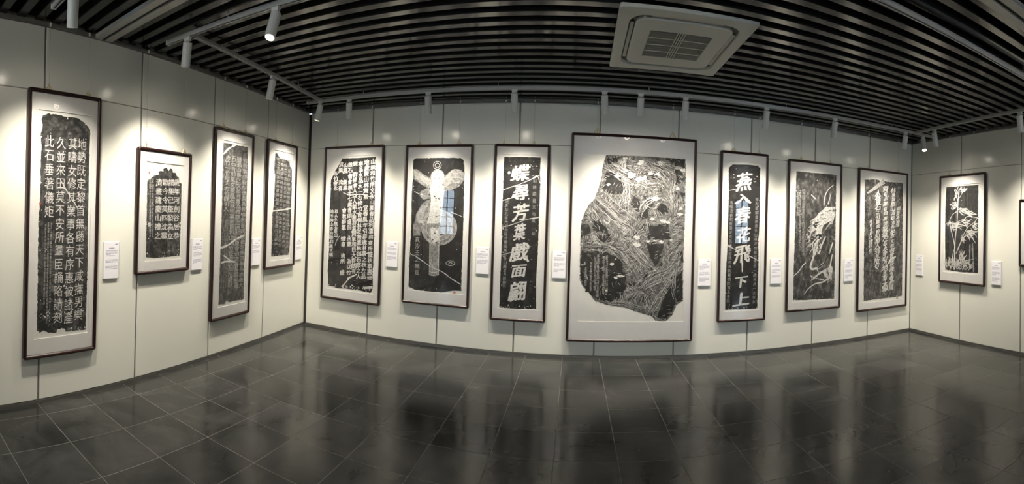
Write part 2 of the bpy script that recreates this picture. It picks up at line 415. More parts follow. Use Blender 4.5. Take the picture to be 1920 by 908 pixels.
#@@OBJECTS
# ================================================================== FRAMED RUBBINGS
_gc = {}
def glyph(ch, bold=0.0):
    key = (ch, bold)
    if key in _gc: return _gc[key]
    cu = bpy.data.curves.new('glyph', 'FONT'); cu.body = ch; cu.size = 1.0; cu.resolution_u = 2; cu.offset = bold; cu.fill_mode = 'FRONT'
    ob = bpy.data.objects.new('glyph', cu); COL.objects.link(ob)
    dg = bpy.context.evaluated_depsgraph_get()
    me = ob.evaluated_get(dg).to_mesh()
    v = [(p.co.x, p.co.y) for p in me.vertices]; f = [tuple(p.vertices) for p in me.polygons]
    ob.evaluated_get(dg).to_mesh_clear()
    bpy.data.objects.remove(ob); bpy.data.curves.remove(cu)
    if v:
        x0, x1 = min(p[0] for p in v), max(p[0] for p in v); y0, y1 = min(p[1] for p in v), max(p[1] for p in v)
        w, h = max(x1 - x0, .25), max(y1 - y0, .25)
        cx, cy = (x0 + x1) / 2, (y0 + y1) / 2
        v = [((a - cx) / .92, (b - cy) / .92) for a, b in v]
    _gc[key] = (v, f)
    return _gc[key]
POOL = '天地人山水風月年春秋石文永和歲會之修事群賢長集有林竹清流左右引為列坐次雖無盛一足以暢敘情是朗氣惠仰觀大俯察品類所遊目'
def put_glyph(mb, ch, x, y, w, h, z, bold=0.0, slant=0.0, rise=0.0):
    # bold: the same glyph laid down again along a short diagonal, like a slanted brush tip
    v, f = glyph(ch); n = len(v); V = []; F = []
    offs = [(0, 0)] if bold <= 0 else [(-bold, -bold * .55), (-bold * .33, -bold * .18), (bold * .33, bold * .18), (bold, bold * .55)] + ([(-bold * .6, bold * .4), (bold * .6, -bold * .4)] if bold > .02 else [])
    for k, (ox, oy) in enumerate(offs):
        V += [(x + (a + ox + slant * b + .02 * math.sin(9 * b)) * w, y + (b + oy + rise * a + .02 * math.sin(8 * a + 1)) * h, z + k * .00001) for a, b in v]; F += [tuple(i + k * n for i in q) for q in f]
    mb.add(V, F)
def scribble(mb, x, y, w, h, z, rng, t=.13):
    nh = rng.randint(2, 4); jx = lambda a: rng.uniform(-a, a)
    for k in range(nh):
        yy = .42 - .84 * k / max(nh - 1, 1) + jx(.06); l = rng.uniform(.28, .48); c = jx(.08)
        mb.ribbon([(x + (c - l) * w, y + (yy - .03) * h), (x + (c + l) * w, y + (yy + .05) * h)], [t * w * .8, t * w], z)
    for k in range(rng.randint(1, 2)):
        xx = jx(.32); a, b = rng.uniform(.2, .48), rng.uniform(.15, .48)
        mb.ribbon([(x + xx * w, y + a * h), (x + (xx + jx(.05)) * w, y - b * h)], [t * w, t * w * .8], z)
    if rng.random() < .6:
        xx = jx(.15); mb.ribbon([(x + xx * w, y + .1 * h), (x + (xx - .33) * w, y - .45 * h)], [t * w, t * w * .4], z)
    if rng.random() < .6:
        xx = jx(.15); mb.ribbon([(x + xx * w, y + .1 * h), (x + (xx + .33) * w, y - .45 * h)], [t * w * .6, t * w * 1.3], z)
def ragged(pts, amp, step, rng):
    out = []
    n = len(pts)
    for i in range(n):
        a, b = pts[i], pts[(i + 1) % n]; d = math.hypot(b[0] - a[0], b[1] - a[1]); k = max(1, int(d / step))
        for j in range(k):
            t = (j + (rng.uniform(-.35, .35) if j else 0)) / k; m_ = amp * (1.6 if rng.random() < .2 else .55); out.append((a[0] + (b[0] - a[0]) * t + rng.uniform(-m_, m_), a[1] + (b[1] - a[1]) * t + rng.uniform(-m_, m_)))
    return out
def blob(cx, cy, r, n, rng, sq=1.0, jit=.35):
    return [(cx + r * (1 + rng.uniform(-jit, jit)) * math.cos(2 * math.pi * k / n), cy + sq * r * (1 + rng.uniform(-jit, jit)) * math.sin(2 * math.pi * k / n)) for k in range(n)]
def Zm(ox, oy, s): return lambda x, y: (ox + x * s, oy + y * s)

Z_MAT, Z_PAP, Z_RUB = .026, .0190, .0198
FRW = .031
class Picture:
    def __init__(s, wall, quad, label, paper, outline, rub='rub', amp=.004, seed=1, u_w=None):
        s.rng = random.Random(seed)
        q = [wall.at(x, y, .04) for x, y in quad]                # TL TR BR BL
        u0, u1 = (q[0][0] + q[3][0]) / 2, (q[1][0] + q[2][0]) / 2
        z0, z1 = (q[2][1] + q[3][1]) / 2, (q[0][1] + q[1][1]) / 2
        s.quad = quad; s.w, s.h = u1 - u0, z1 - z0; s.uc, s.z0, s.z1 = (u0 + u1) / 2, z0, z1
        s.wall = wall
        s.kx = s.w / (((quad[1][0] - quad[0][0]) + (quad[2][0] - quad[3][0])) / 2)
        s.ky = s.h / (((quad[3][1] - quad[0][1]) + (quad[2][1] - quad[1][1])) / 2)
        s.root = empty('framed_rubbing', wall.mat(s.uc, z0, 0), label, 'picture', 'framed stone rubbings on the walls')
        w, h = s.w, s.h
        mb = MB(); loops = []
        for ins, z in ((.002, .006), (0, .010), (0, .034), (.004, .042), (.013, .046), (.023, .042), (FRW, .034), (FRW, .020)):
            loops.append([(x, y, z) for x, y in round_rect(-w / 2 + ins, w / 2 - ins, ins, h - ins, max(.020 - ins, .0012), 4)])
        n = len(loops[0])
        for l in loops: mb.v += l
        for i in range(len(loops) - 1):
            mb.f += [(i * n + k, i * n + (k + 1) % n, (i + 1) * n + (k + 1) % n, (i + 1) * n + k) for k in range(n)]
        mb.build('frame', 'wood', s.root, label='dark rosewood moulding with rounded corners')
        MB().box(-w / 2 + .012, w / 2 - .012, .012, h - .012, .004, .0185).build('backing_board', 'mat', s.root)
        pp = [s.P(x, y) for x, y in paper]
        x0, x1 = (pp[0][0] + pp[3][0]) / 2, (pp[1][0] + pp[2][0]) / 2
        y1, y0 = (pp[0][1] + pp[1][1]) / 2, (pp[2][1] + pp[3][1]) / 2
        a, b = w / 2 - FRW + .001, FRW - .001
        MB().ring([(-a, b), (a, b), (a, h - b), (-a, h - b)], [(x0, y0), (x1, y0), (x1, y1), (x0, y1)], .0185, Z_MAT).build('mat_board', 'mat', s.root)
        MB().box(x0 - .01, x1 + .01, y0 - .01, y1 + .01, .0185, Z_PAP).build('paper', 'paper', s.root)
        s.box = (x0, x1, y0, y1)
        s.out = [s.clampin(s.P(x, y)) for x, y in outline] if outline else None
        s.rub = None
        if outline:
            s.rub = MB().poly([s.clampin(p) for p in ragged(s.out, amp, .012, s.rng)], Z_RUB, .0006).build('rubbing', rub, s.root, label='dark ink rubbing on paper')
        MB().box(-a, a, b, h - b, .0295, .0315).build('glass_pane', 'glass', s.root)
    def clampin(s, p):
        x0, x1, y0, y1 = s.box
        return (min(max(p[0], x0 + .004), x1 - .004), min(max(p[1], y0 + .004), y1 - .004))
    def P(s, px, py):                                            # pixel -> picture-local x, y through the frame's own corners
        (ax, ay), (bx, by), (cx, cy), (dx, dy) = s.quad
        u = v = .5
        for _ in range(8):
            X = ax * (1 - u) * (1 - v) + bx * u * (1 - v) + cx * u * v + dx * (1 - u) * v - px
            Y = ay * (1 - u) * (1 - v) + by * u * (1 - v) + cy * u * v + dy * (1 - u) * v - py
            xu = (bx - ax) * (1 - v) + (cx - dx) * v; xv = (dx - ax) * (1 - u) + (cx - bx) * u
            yu = (by - ay) * (1 - v) + (cy - dy) * v; yv = (dy - ay) * (1 - u) + (cy - by) * u
            D = xu * yv - xv * yu
            u -= (X * yv - Y * xv) / D; v -= (Y * xu - X * yu) / D
        return ((u - .5) * s.w, (1 - v) * s.h)
    def layer(s, k): return Z_RUB + .00035 * k
    def stroke(s, mb, pts, w, k=2, zm=None, curve=True, taper=False):   # pts and widths in pixels
        if zm: pts = [zm(*p) for p in pts]
        pl = [s.P(*p) for p in pts]
        if curve: pl = smooth_line(pl, 4)
        ws = w if not hasattr(w, '__len__') else None
        n = len(pl)
        if ws is None: ws_ = [(w[0] + (w[1] - w[0]) * i / (n - 1)) * s.kx for i in range(n)]
        elif taper: ws_ = [ws * s.kx * (.25 + .75 * math.sin(math.pi * min(1, max(0, (i + .35) / n)))) for i in range(n)]
        else: ws_ = [ws * s.kx * s.rng.uniform(.35, .85) for i in range(n)]
        mb.ribbon(pl, ws_, s.layer(k))
    def poly(s, mb, pts, k=1, zm=None, amp=.003, step=.012):
        if zm: pts = [zm(*p) for p in pts]
        mb.poly([s.clampin(p) for p in ragged([s.P(*p) for p in pts], amp, step, s.rng)], s.layer(k))
    def column(s, mb, a, b, chars, wpx, hpx, k=3, bold=.0, slant=0., rise=0., t=.14):   # a,b first and last centre in px; chars str or count
        n = len(chars) if isinstance(chars, str) else chars
        A, B = s.P(*a), s.P(*b)
        for i in range(n):
            q = i / max(n - 1, 1); x, y = A[0] + (B[0] - A[0]) * q, A[1] + (B[1] - A[1]) * q
            c = chars[i] if isinstance(chars, str) else '?'
            if c == ' ': continue
            if c == '?' and hpx > 5.5: put_glyph(mb, s.rng.choice(POOL), x + s.rng.uniform(-.05, .05) * wpx * s.kx, y, wpx * s.kx * s.rng.uniform(.85, 1.1), hpx * s.ky * s.rng.uniform(.8, 1.05), s.layer(k), bold, slant, rise)
            elif c == '?': scribble(mb, x + s.rng.uniform(-.04, .04) * wpx * s.kx, y, wpx * s.kx * s.rng.uniform(.85, 1.1), hpx * s.ky * s.rng.uniform(.8, 1.05), s.layer(k), s.rng, t)
            else: put_glyph(mb, c, x, y, wpx * s.kx, hpx * s.ky, s.layer(k), bold, slant, rise)
    def done(s, mb, name, m, label=None):
        if not mb.v: return
        if len(mb.cut) > 1 and (name in ('crack', 'worn_patch', 'character', 'dark_ground', 'worn_patches', 'grey_figure_areas', 'pale_figure_areas', 'creature_body')):
            nm = {'worn_patches': 'worn_patch', 'grey_figure_areas': 'grey_figure_area', 'pale_figure_areas': 'pale_figure_area'}.get(name, name)
            cs = mb.cut + [(len(mb.v), len(mb.f))]
            for (v0, f0), (v1, f1) in zip(cs[:-1], cs[1:]):
                q = MB(); q.add(mb.v[v0:v1], [tuple(i - v0 for i in f) for f in mb.f[f0:f1]])
                o = q.build(nm, m, s.rub or s.root, label=label)
            return
        o = mb.build(name, m, s.rub or s.root, label=label)
        if len(mb.cut) > 1: o['kind'] = 'stuff'
        return o
    def specks(s, n, rmax, region=None, m='ink_line'):           # worn pale flecks, more of them near the edges
        mb = MB(); x0, x1, y0, y1 = s.box
        if s.out:
            x0, x1 = min(p[0] for p in s.out), max(p[0] for p in s.out); y0, y1 = min(p[1] for p in s.out), max(p[1] for p in s.out)
        for _ in range(n):
            if region: x, y = s.rng.uniform(region[0], region[1]), s.rng.uniform(region[2], region[3])
            elif s.rng.random() < .6:
                e = s.rng.random(); d = abs(s.rng.gauss(0, .02))
                if e < .4: x, y = s.rng.uniform(x0, x1), y0 + d
                elif e < .7: x, y = x0 + d, s.rng.uniform(y0, y1)
                else: x, y = x1 - d, s.rng.uniform(y0, y1)
            else: x, y = s.rng.uniform(x0, x1), s.rng.uniform(y0, y1)
            r = rmax * .7 * s.rng.uniform(.2, 1) ** 2
            mb.poly([s.clampin(p) for p in blob(x, y, r, 6, s.rng, s.rng.uniform(.5, 1.2))], s.layer(2))
        s.done(mb, 'worn_flecks', m)
    def seal(s, px, py, w=3.2, h=4.5):
        x, y = s.P(px, py); mb = MB().ring([(x - w * s.kx / 2, y - h * s.ky / 2), (x + w * s.kx / 2, y - h * s.ky / 2), (x + w * s.kx / 2, y + h * s.ky / 2), (x - w * s.kx / 2, y + h * s.ky / 2)],
                                          [(x - w * s.kx / 4, y - h * s.ky / 4), (x + w * s.kx / 4, y - h * s.ky / 4), (x + w * s.kx / 4, y + h * s.ky / 4), (x - w * s.kx / 4, y + h * s.ky / 4)], s.layer(1), s.layer(4))
        mb.poly([(x - w * s.kx / 6, y - h * s.ky / 6), (x + w * s.kx / 6, y - h * s.ky / 6), (x + w * s.kx / 6, y + h * s.ky / 6), (x - w * s.kx / 6, y + h * s.ky / 6)], s.layer(4))
        mb.build('red_seal', 'red', s.root, label='small red seal stamp')
def zq(zm, pts): return [zm(*p) for p in pts]
PICS = []

# ---- 1 tall seal-script tablet on the left wall
zA, zB = Zm(70, 160, .2863), Zm(40, 400, .3194)
p = Picture(WL, [(58, 161), (195, 186), (176, 657), (41, 677)], 'tallest framed rubbing on left wall, white seal script in four columns', zq(zA, [(15, 152), (375, 208)]) + zq(zB, [(385, 700), (68, 745)]),
            zq(zA, [(45, 192), (75, 183), (130, 188), (200, 205), (270, 212), (318, 245), (358, 290), (352, 420), (345, 600)]) + zq(zB, [(395, 0), (388, 300), (372, 660), (370, 690), (310, 692), (250, 700), (240, 680), (200, 684), (195, 706), (150, 704), (120, 690), (100, 706), (84, 690), (92, 400), (103, 0)]) + zq(zA, [(18, 800), (26, 600), (28, 480), (36, 400), (30, 320), (45, 262), (38, 215)]), 'rub2', seed=11)
t = MB()
for chs, a, b in (('地勢既定黎首無繇天下咸撫男樂', zA(300, 385), zB(325, 600)), ('其疇女修其業事各有序惠被諸產', zA(238, 380), zB(265, 615)), ('久並來田莫不安所羣臣誦略請刻', zA(162, 375), zB(203, 612)), ('此石垂著儀矩', zA(85, 360), zA(76, 822))):
    p.column(t, a, b, chs, 16.5, 21.5, bold=0)
p.done(t, 'character', 'ink_line', 'white seal script character')
t = MB()
for a, b, n in (((95.5, 419), (89.5, 602), 27), ((90.3, 419), (84.5, 604), 27), ((85.2, 421), (80, 568), 22)): p.column(t, a, b, n, 3.6, 5.2, t=.17)
p.done(t, 'small_inscription', 'ink_soft')
t = MB(); p.stroke(t, [(150, 610), (185, 675), (225, 740), (268, 812)], 2.4, 3, zA); p.done(t, 'crack', 'ink_line')
p.specks(130, .012); p.specks(60, .016, (-.25, .24, .30, .36)); p.seal(*zA(20, 770)); PICS.append((p, [(92, 160), (165, 178)]))

# ---- 2 small arched tablet
z = Zm(260, 300, .2203)
p = Picture(WL, [(262, 275), (361, 288), (354, 507), (252, 517)], 'smallest framed rubbing on left wall, arched stele with seven character rows', zq(z, [(72, 10), (390, 48), (366, 846), (50, 862)]),
            zq(z, [(82, 175), (145, 128), (178, 124), (172, 100), (198, 90), (215, 100), (212, 75), (240, 66), (258, 92), (272, 70), (290, 78), (296, 108), (318, 108), (330, 138), (346, 145), (352, 185), (372, 200), (362, 560), (352, 815), (240, 828), (140, 838), (60, 832), (66, 640), (74, 400)]), 'rub2', .003, seed=12)
t = MB()
for chs, x0, x1 in (('歲年河劍谷居恭', 328, 320), ('譜里己臣發為立', 282, 266), ('歐今令英四沈慕', 232, 213), ('濟晝建慶山禮之', 176, 158)): p.column(t, z(x0, 190), z(x1, 645), chs, 11.3, 12.6, bold=.018)
p.done(t, 'lettering', 'ink_line')
t = MB()
for x0, x1 in ((124, 116), (104, 96)): p.column(t, z(x0, 165), z(x1, 650), 20, 4, 4.6)
p.done(t, 'small_inscription', 'ink_soft')
p.specks(90, .012); p.specks(40, .02, (-.2, .14, .98, 1.04)); t = MB(); p.poly(t, [(80, 540), (100, 530), (104, 560), (84, 570)], 3, z); p.done(t, 'worn_patch', 'ink_line')
p.seal(*z(97, 110), 2.2, 3.2); PICS.append((p, [(274, 273), (345, 283)]))

# ---- 3 tall dense tablet
zC, zD = Zm(400, 240, .22), Zm(400, 420, .22)
p = Picture(WL, [(402, 237), (477, 252), (469, 585), (398, 606)], 'tall narrow framed rubbing on left wall, dense worn running script with cracks', zq(zC, [(70, 98), (310, 142)]) + zq(zD, [(288, 660), (52, 716)]),
            zq(zC, [(82, 122), (300, 156), (292, 500)]) + zq(zD, [(282, 100), (272, 400), (270, 640), (200, 655), (150, 668), (120, 660), (110, 686), (60, 692), (66, 400), (74, 60)]) + zq(zC, [(76, 600), (78, 300)]), 'rub3', seed=13)
t = MB()
for x0, x1, y0, n in ((270, 245, 270, 24), (220, 200, 262, 25), (168, 150, 255, 25), (120, 108, 250, 11)):
    p.column(t, zC(x0, y0), zD(x1 if n > 20 else 112, 520) if n > 20 else zC(110, 690), n, 9.5, 10)
p.done(t, 'lettering', 'ink_soft')
t = MB()
for x in (88, 105, 122): p.column(t, zC(x, 790), zD(x - 8, 540), 26, 3.4, 4.6)
p.done(t, 'small_inscription', 'ink_dim')
t = MB(); p.stroke(t, [(82, 222), (130, 170), (192, 135)], 3, 4, zC); p.stroke(t, [(70, 205), (130, 180), (200, 125), (272, 90)], 3, 4, zD); p.stroke(t, [(72, 335), (120, 320), (195, 322)], 3, 4, zD); p.stroke(t, [(95, 270), (150, 310)], 2.5, 4, zD)
p.done(t, 'crack', 'ink_line'); p.specks(110, .010); PICS.append((p, [(419, 238), (460, 246)]))

# ---- 4 broken slab beside the corner
z = Zm(495, 260, .275)
p = Picture(WL, [(503, 260), (560, 274), (551, 498), (497, 507)], 'framed rubbing nearest the wall corner, broken slab with small gridded characters', zq(z, [(76, 78), (204, 102), (188, 820), (46, 835)]),
            zq(z, [(82, 95), (96, 104), (112, 132), (150, 142), (180, 156), (186, 190), (197, 206), (196, 350), (186, 600), (175, 792), (110, 800), (55, 806), (62, 520), (72, 440), (80, 270), (74, 200)]), 'rub2', .004, seed=14)
t = MB()
for j in range(20):
    y = 140 + j * 30.5; sh = -j * 1.0
    for i in range(4):
        x = 104 + i * 25 + sh
        if j < 2 and i > 2 - (j == 0): continue
        p.column(t, z(x, y + i * 6), z(x, y + i * 6), 1, 5.4, 6.6, t=.2)
p.done(t, 'lettering', 'ink_soft')
t = MB()
for y in range(15): p.stroke(t, [(80 - y * .8, 128 + y * 42), (192 - y * 1.0, 152 + y * 41)], .7, 2, z, False)
p.done(t, 'ruled_lines', 'ink_dim')
t = MB(); p.stroke(t, [(64, 493), (120, 487), (195, 474)], 2.6, 4, z); p.done(t, 'crack', 'ink_line'); p.specks(70, .011); PICS.append((p, [(517, 262), (547, 269)]))

# ---- 5 bold-character slab with cut corner
zE, zF = Zm(600, 270, .1652), Zm(600, 420, .1762)
p = Picture(WB, [(607, 275), (720, 272), (711, 574), (602, 559)], 'framed rubbing with bold white characters and a cut-off upper corner', zq(zE, [(90, 140), (642, 132)]) + zq(zF, [(572, 748), (72, 692)]),
            zq(zE, [(250, 163), (440, 158), (628, 151), (626, 300), (618, 700)]) + zq(zF, [(575, 0), (572, 300), (560, 520), (562, 690), (540, 735), (490, 728), (430, 712), (400, 708), (330, 700), (250, 690), (200, 694), (150, 672), (95, 664), (84, 500), (96, 300), (100, 0)]) + zq(zE, [(104, 740), (112, 560), (116, 408), (170, 300)]), 'rub', seed=15)
t = MB()
rows = [('?' * 5 + '?????' + '?' * 11, zE(600, 200), zF(528, 575)), ('???????' + ' 宣' + '?' * 12, zE(530, 210), zF(468, 560)), ('?????????' + '?' * 12, zE(465, 225), zF(414, 560)), ('? ??' + '?人?人' + '?' * 11 + '??', zE(400, 225), zF(364, 505)),
        ('????' + '?十七?' + '?' * 4 + ' ??  ???', zE(344, 235), zF(314, 520)), ('?? ??   ??' + '?? ?? ?? ?', zE(288, 240), zF(246, 520)), ('?? ??', zE(234, 230), zE(228, 500)), ('????', zE(172, 335), zE(172, 500))]
for chs, a, b in rows: p.column(t, a, b, chs, 8.6, 10.2, bold=.030, rise=.12)
for x0, x1, n in ((134, 120, 11), (182, 168, 7)): p.column(t, zE(x0, 765), zF(x1, 330 if n > 8 else 120), n, 6.5, 8, bold=.02)
p.done(t, 'lettering', 'ink_line', 'bold white carved characters')
t = MB(); p.poly(t, [(300, 575), (400, 530), (395, 548), (330, 580), (290, 625), (255, 672), (232, 672), (270, 632), (296, 600)], 4, zF); p.stroke(t, [(265, 552), (300, 568), (340, 580), (480, 575), (592, 612)], 1.8, 4, zE); p.stroke(t, [(475, 684), (560, 676)], 5, 4, zF); p.stroke(t, [(210, 130), (180, 180), (165, 230)], 1.6, 4, zF)
p.stroke(t, [(400, 345), (470, 325), (545, 300)], 2.4, 4, zF)
p.done(t, 'crack', 'ink_line'); p.specks(110, .012); p.specks(40, .02, (-.36, .32, .16, .22)); PICS.append((p, [(632, 275), (696, 273)]))

# ---- 6 winged figure
zG, zH = Zm(750, 260, .1763), Zm(750, 420, .1873)
p = Picture(WB, [(758, 272), (886, 270), (880, 579), (755, 568)], 'framed rubbing of a pale winged figure above a round disc and upright staff', zq(zG, [(102, 194), (712, 190)]) + zq(zH, [(638, 716), (82, 660)]),
            zq(zG, [(125, 228), (150, 208), (300, 206), (500, 203), (640, 205), (668, 232), (676, 320), (676, 700)]) + zq(zH, [(632, 0), (628, 300), (620, 670), (560, 672), (480, 680), (430, 690), (330, 684), (230, 682), (160, 664), (95, 632), (98, 400), (110, 0)]) + zq(zG, [(116, 600), (124, 400)]), 'rub', seed=16)
t = MB()
p.poly(t, [(125, 325), (165, 325), (250, 385), (335, 430), (340, 530), (270, 520), (180, 460), (128, 425)], 1, zG)
p.poly(t, [(440, 440), (500, 370), (560, 325), (620, 325), (672, 352), (676, 440), (620, 510), (540, 550), (450, 560)], 1, zG)
p.poly(t, [(215, 560), (300, 520), (330, 580), (330, 640), (240, 650), (205, 610)], 1, zG); p.poly(t, [(205, 740), (250, 680), (330, 640), (330, 905), (150, 905), (170, 800)], 1, zG)
cxp, cyp = zH(395, 38); p.poly(t, [(cxp + 33 * math.cos(a * .2618), cyp + 33.5 * math.sin(a * .2618)) for a in range(24)], 1.4, None, .002)
p.poly(t, [(305, 0), (398, 0), (396, 512), (304, 512)], 1.8, zH); p.poly(t, [(130, 0), (210, 0), (205, 115), (132, 115)], 1, zH)
p.done(t, 'grey_figure_areas', 'figure2')
t = MB()
cxp, cyp = zG(395, 405); p.poly(t, [(cxp + 11.6 * math.cos(a * .3491), cyp + 12 * math.sin(a * .3491)) for a in range(18)], 2.2, None, .002)
p.poly(t, [(340, 450), (450, 450), (470, 540), (455, 700), (440, 905), (290, 905), (320, 760), (330, 640), (310, 560)], 2, zG)
p.poly(t, [(310, 40), (395, 40), (395, 160), (345, 205), (315, 160)], 2.4, zH)
p.done(t, 'pale_figure_areas', 'figure')
t = MB(); d = MB()
for r, c in ((7.5, (390, 285)), (4.2, (390, 285)), (12.6, (395, 405)), (8.0, (395, 400))):
    cxp, cyp = zG(*c); p.stroke(t, [(cxp + r * math.cos(a * .5236), cyp + r * math.sin(a * .5236)) for a in range(13)], 1.2, 5)
for r in (33, 30.5, 24, 17): p.stroke(t, [(zH(395, 38)[0] + r * math.cos(a * .2618), zH(395, 38)[1] + r * math.sin(a * .2618)) for a in range(25)], .9, 5)
for k in range(9):
    o = k * 11; p.stroke(t, [(130 + o * .3, 335 + o), (230 + o * .3, 395 + o * .85), (330, 445 + o * .7)], .8, 5, zG)
    p.stroke(t, [(455, 450 + o), (540, 350 + o * 1.3), (600, 335 + o * 1.5), (668, 365 + o * .8)], .8, 5, zG)
    p.stroke(t, [(310 - o * 1.3, 680 + o), (260 - o, 780 + o), (200 - o * .4 + 40, 900)], .7, 5, zG)
    y = 530 + k * 42; p.stroke(t, [(325, y), (390, y + 22), (455, y)], .9, 5, zG)
for k in range(26):
    a = p.rng.uniform(0, 6.28); r = p.rng.uniform(8, 30); q = zH(395, 38); x, y = q[0] + r * math.cos(a), q[1] + r * math.sin(a)
    p.stroke(t, [(x, y), (x + p.rng.uniform(-5, 5), y + p.rng.uniform(-5, 5)), (x + p.rng.uniform(-7, 7), y + p.rng.uniform(-7, 7))], .8, 5)
p.stroke(t, [(305, 20), (305, 512)], 1, 5, zH); p.stroke(t, [(397, 20), (397, 512)], 1, 5, zH)
for y in (480, 512): p.stroke(t, [(304, y), (350, y + 8), (397, y)], 1.3, 5, zH)
p.stroke(t, [(330, 350), (318, 400), (340, 430), (340, 470)], .9, 5, zH)
cxp, cyp = zH(512, 395); p.stroke(t, [(cxp + 8 * math.cos(a * .6283), cyp + 4.4 * math.sin(a * .6283)) for a in range(11)], 1.3, 5); p.stroke(t, [(cxp - 4, cyp + 2), (cxp, cyp - 2), (cxp + 4, cyp + 1)], 1.3, 5)
p.done(t, 'engraved_lines', 'ink_line')
for c in ((385, 640), (365, 615), (410, 640), (310, 600), (455, 490), (385, 830), (435, 740)):
    q = zG(*c); p.poly(d, blob(q[0], q[1], 1.7, 11, p.rng, .8, .7), 6, None, .003, .005)
for c in ((350, 95), (335, 160), (370, 190), (360, 265)):
    q = zH(*c); p.poly(d, blob(q[0], q[1], 1.6, 11, p.rng, .8, .7), 6, None, .003, .005)
for c in ((380, 370), (365, 425), (392, 432), (415, 420)):
    q = zG(*c); p.poly(d, blob(q[0], q[1], .9, 7, p.rng), 6, None, .001)
p.done(d, 'dark_details', 'rub')
t = MB(); p.column(t, zH(178, 160), zH(178, 490), '真沙王???', 9, 10.5, bold=.012, t=.16); p.stroke(t, [(135, 120), (210, 118)], 1.4, 4, zH); p.done(t, 'lettering', 'ink_soft')
t = MB(); p.stroke(t, [(110, 310), (160, 326), (205, 355), (320, 432), (430, 480), (520, 545), (616, 606)], 1.9, 7, zH); p.stroke(t, [(145, 565), (200, 590), (240, 600)], 1.6, 7, zG); p.stroke(t, [(540, 780), (600, 805), (660, 830)], 1.6, 7, zG); p.done(t, 'crack', 'ink_line')
p.specks(120, .009); p.seal(*zH(555, 686), 4, 3.4); PICS.append((p, [(787, 271), (861, 270)]))

# ---- 7 and 9: the pair of narrow scrolls
zI, zJ = Zm(915, 260, .1981), Zm(915, 430, .2094)
p = Picture(WB, [(925, 270), (1030, 270), (1024, 605), (920, 601)], 'narrow framed rubbing with seven large brush characters, first character means butterfly', zq(zI, [(116, 152), (516, 152)]) + zq(zJ, [(462, 722), (92, 716)]),
            zq(zI, [(140, 176), (300, 172), (490, 174), (484, 330), (490, 400), (482, 700)]) + zq(zJ, [(452, 60), (444, 300), (436, 450), (440, 712), (270, 716), (110, 708), (116, 400), (124, 100)]) + zq(zI, [(128, 800), (134, 500)]), 'rub', .003, seed=17)
t = MB()
big = [('蝶', zI(300, 325), 33, 30), ('尋', zI(305, 512), 30, 30), ('芳', zI(305, 700), 29, 31), ('葉', zI(300, 885), 21, 30), ('戲', zJ(285, 205), 32, 33), ('面', zJ(280, 375), 27, 24), ('翩', zJ(270, 555), 31, 36)]
for ch, c, w, h in big:
    x, y = p.P(*c); put_glyph(t, ch, x, y, w * p.kx, h * p.ky, p.layer(4), .034, .12, .16)
p.stroke(t, [(300, 200), (340, 250), (365, 292)], (2, 4), 4, zJ)
p.done(t, 'character', 'ink_line', 'large white brush character')
t = MB(); p.column(t, zI(436, 395), zJ(405, 42), '山??畫??? ????'[:9], 6.5, 8, t=.18); p.column(t, zI(172, 600), zJ(153, 520), 22, 6.5, 7.5, t=.18); p.done(t, 'small_inscription', 'ink_soft')
t = MB()
for q in ([(135, 490), (200, 465), (300, 430), (400, 385), (480, 345)], [(135, 592), (180, 575), (245, 560)], [(130, 845), (220, 820), (300, 790), (380, 762), (482, 745)], [(420, 372), (460, 350), (486, 420)]): p.stroke(t, q, 2.0, 5, zI)
p.stroke(t, [(120, 240), (175, 222), (225, 210)], 1.4, 5, zJ); p.stroke(t, [(330, 165), (385, 155)], 1.6, 5, zJ); p.done(t, 'crack', 'ink_line')
p.specks(110, .012); p.specks(24, .018, (-.2, .2, 1.76, 1.80)); p.seal(*zI(474, 372), 2, 2.6); PICS.append((p, [(947, 270), (1001, 270)]))

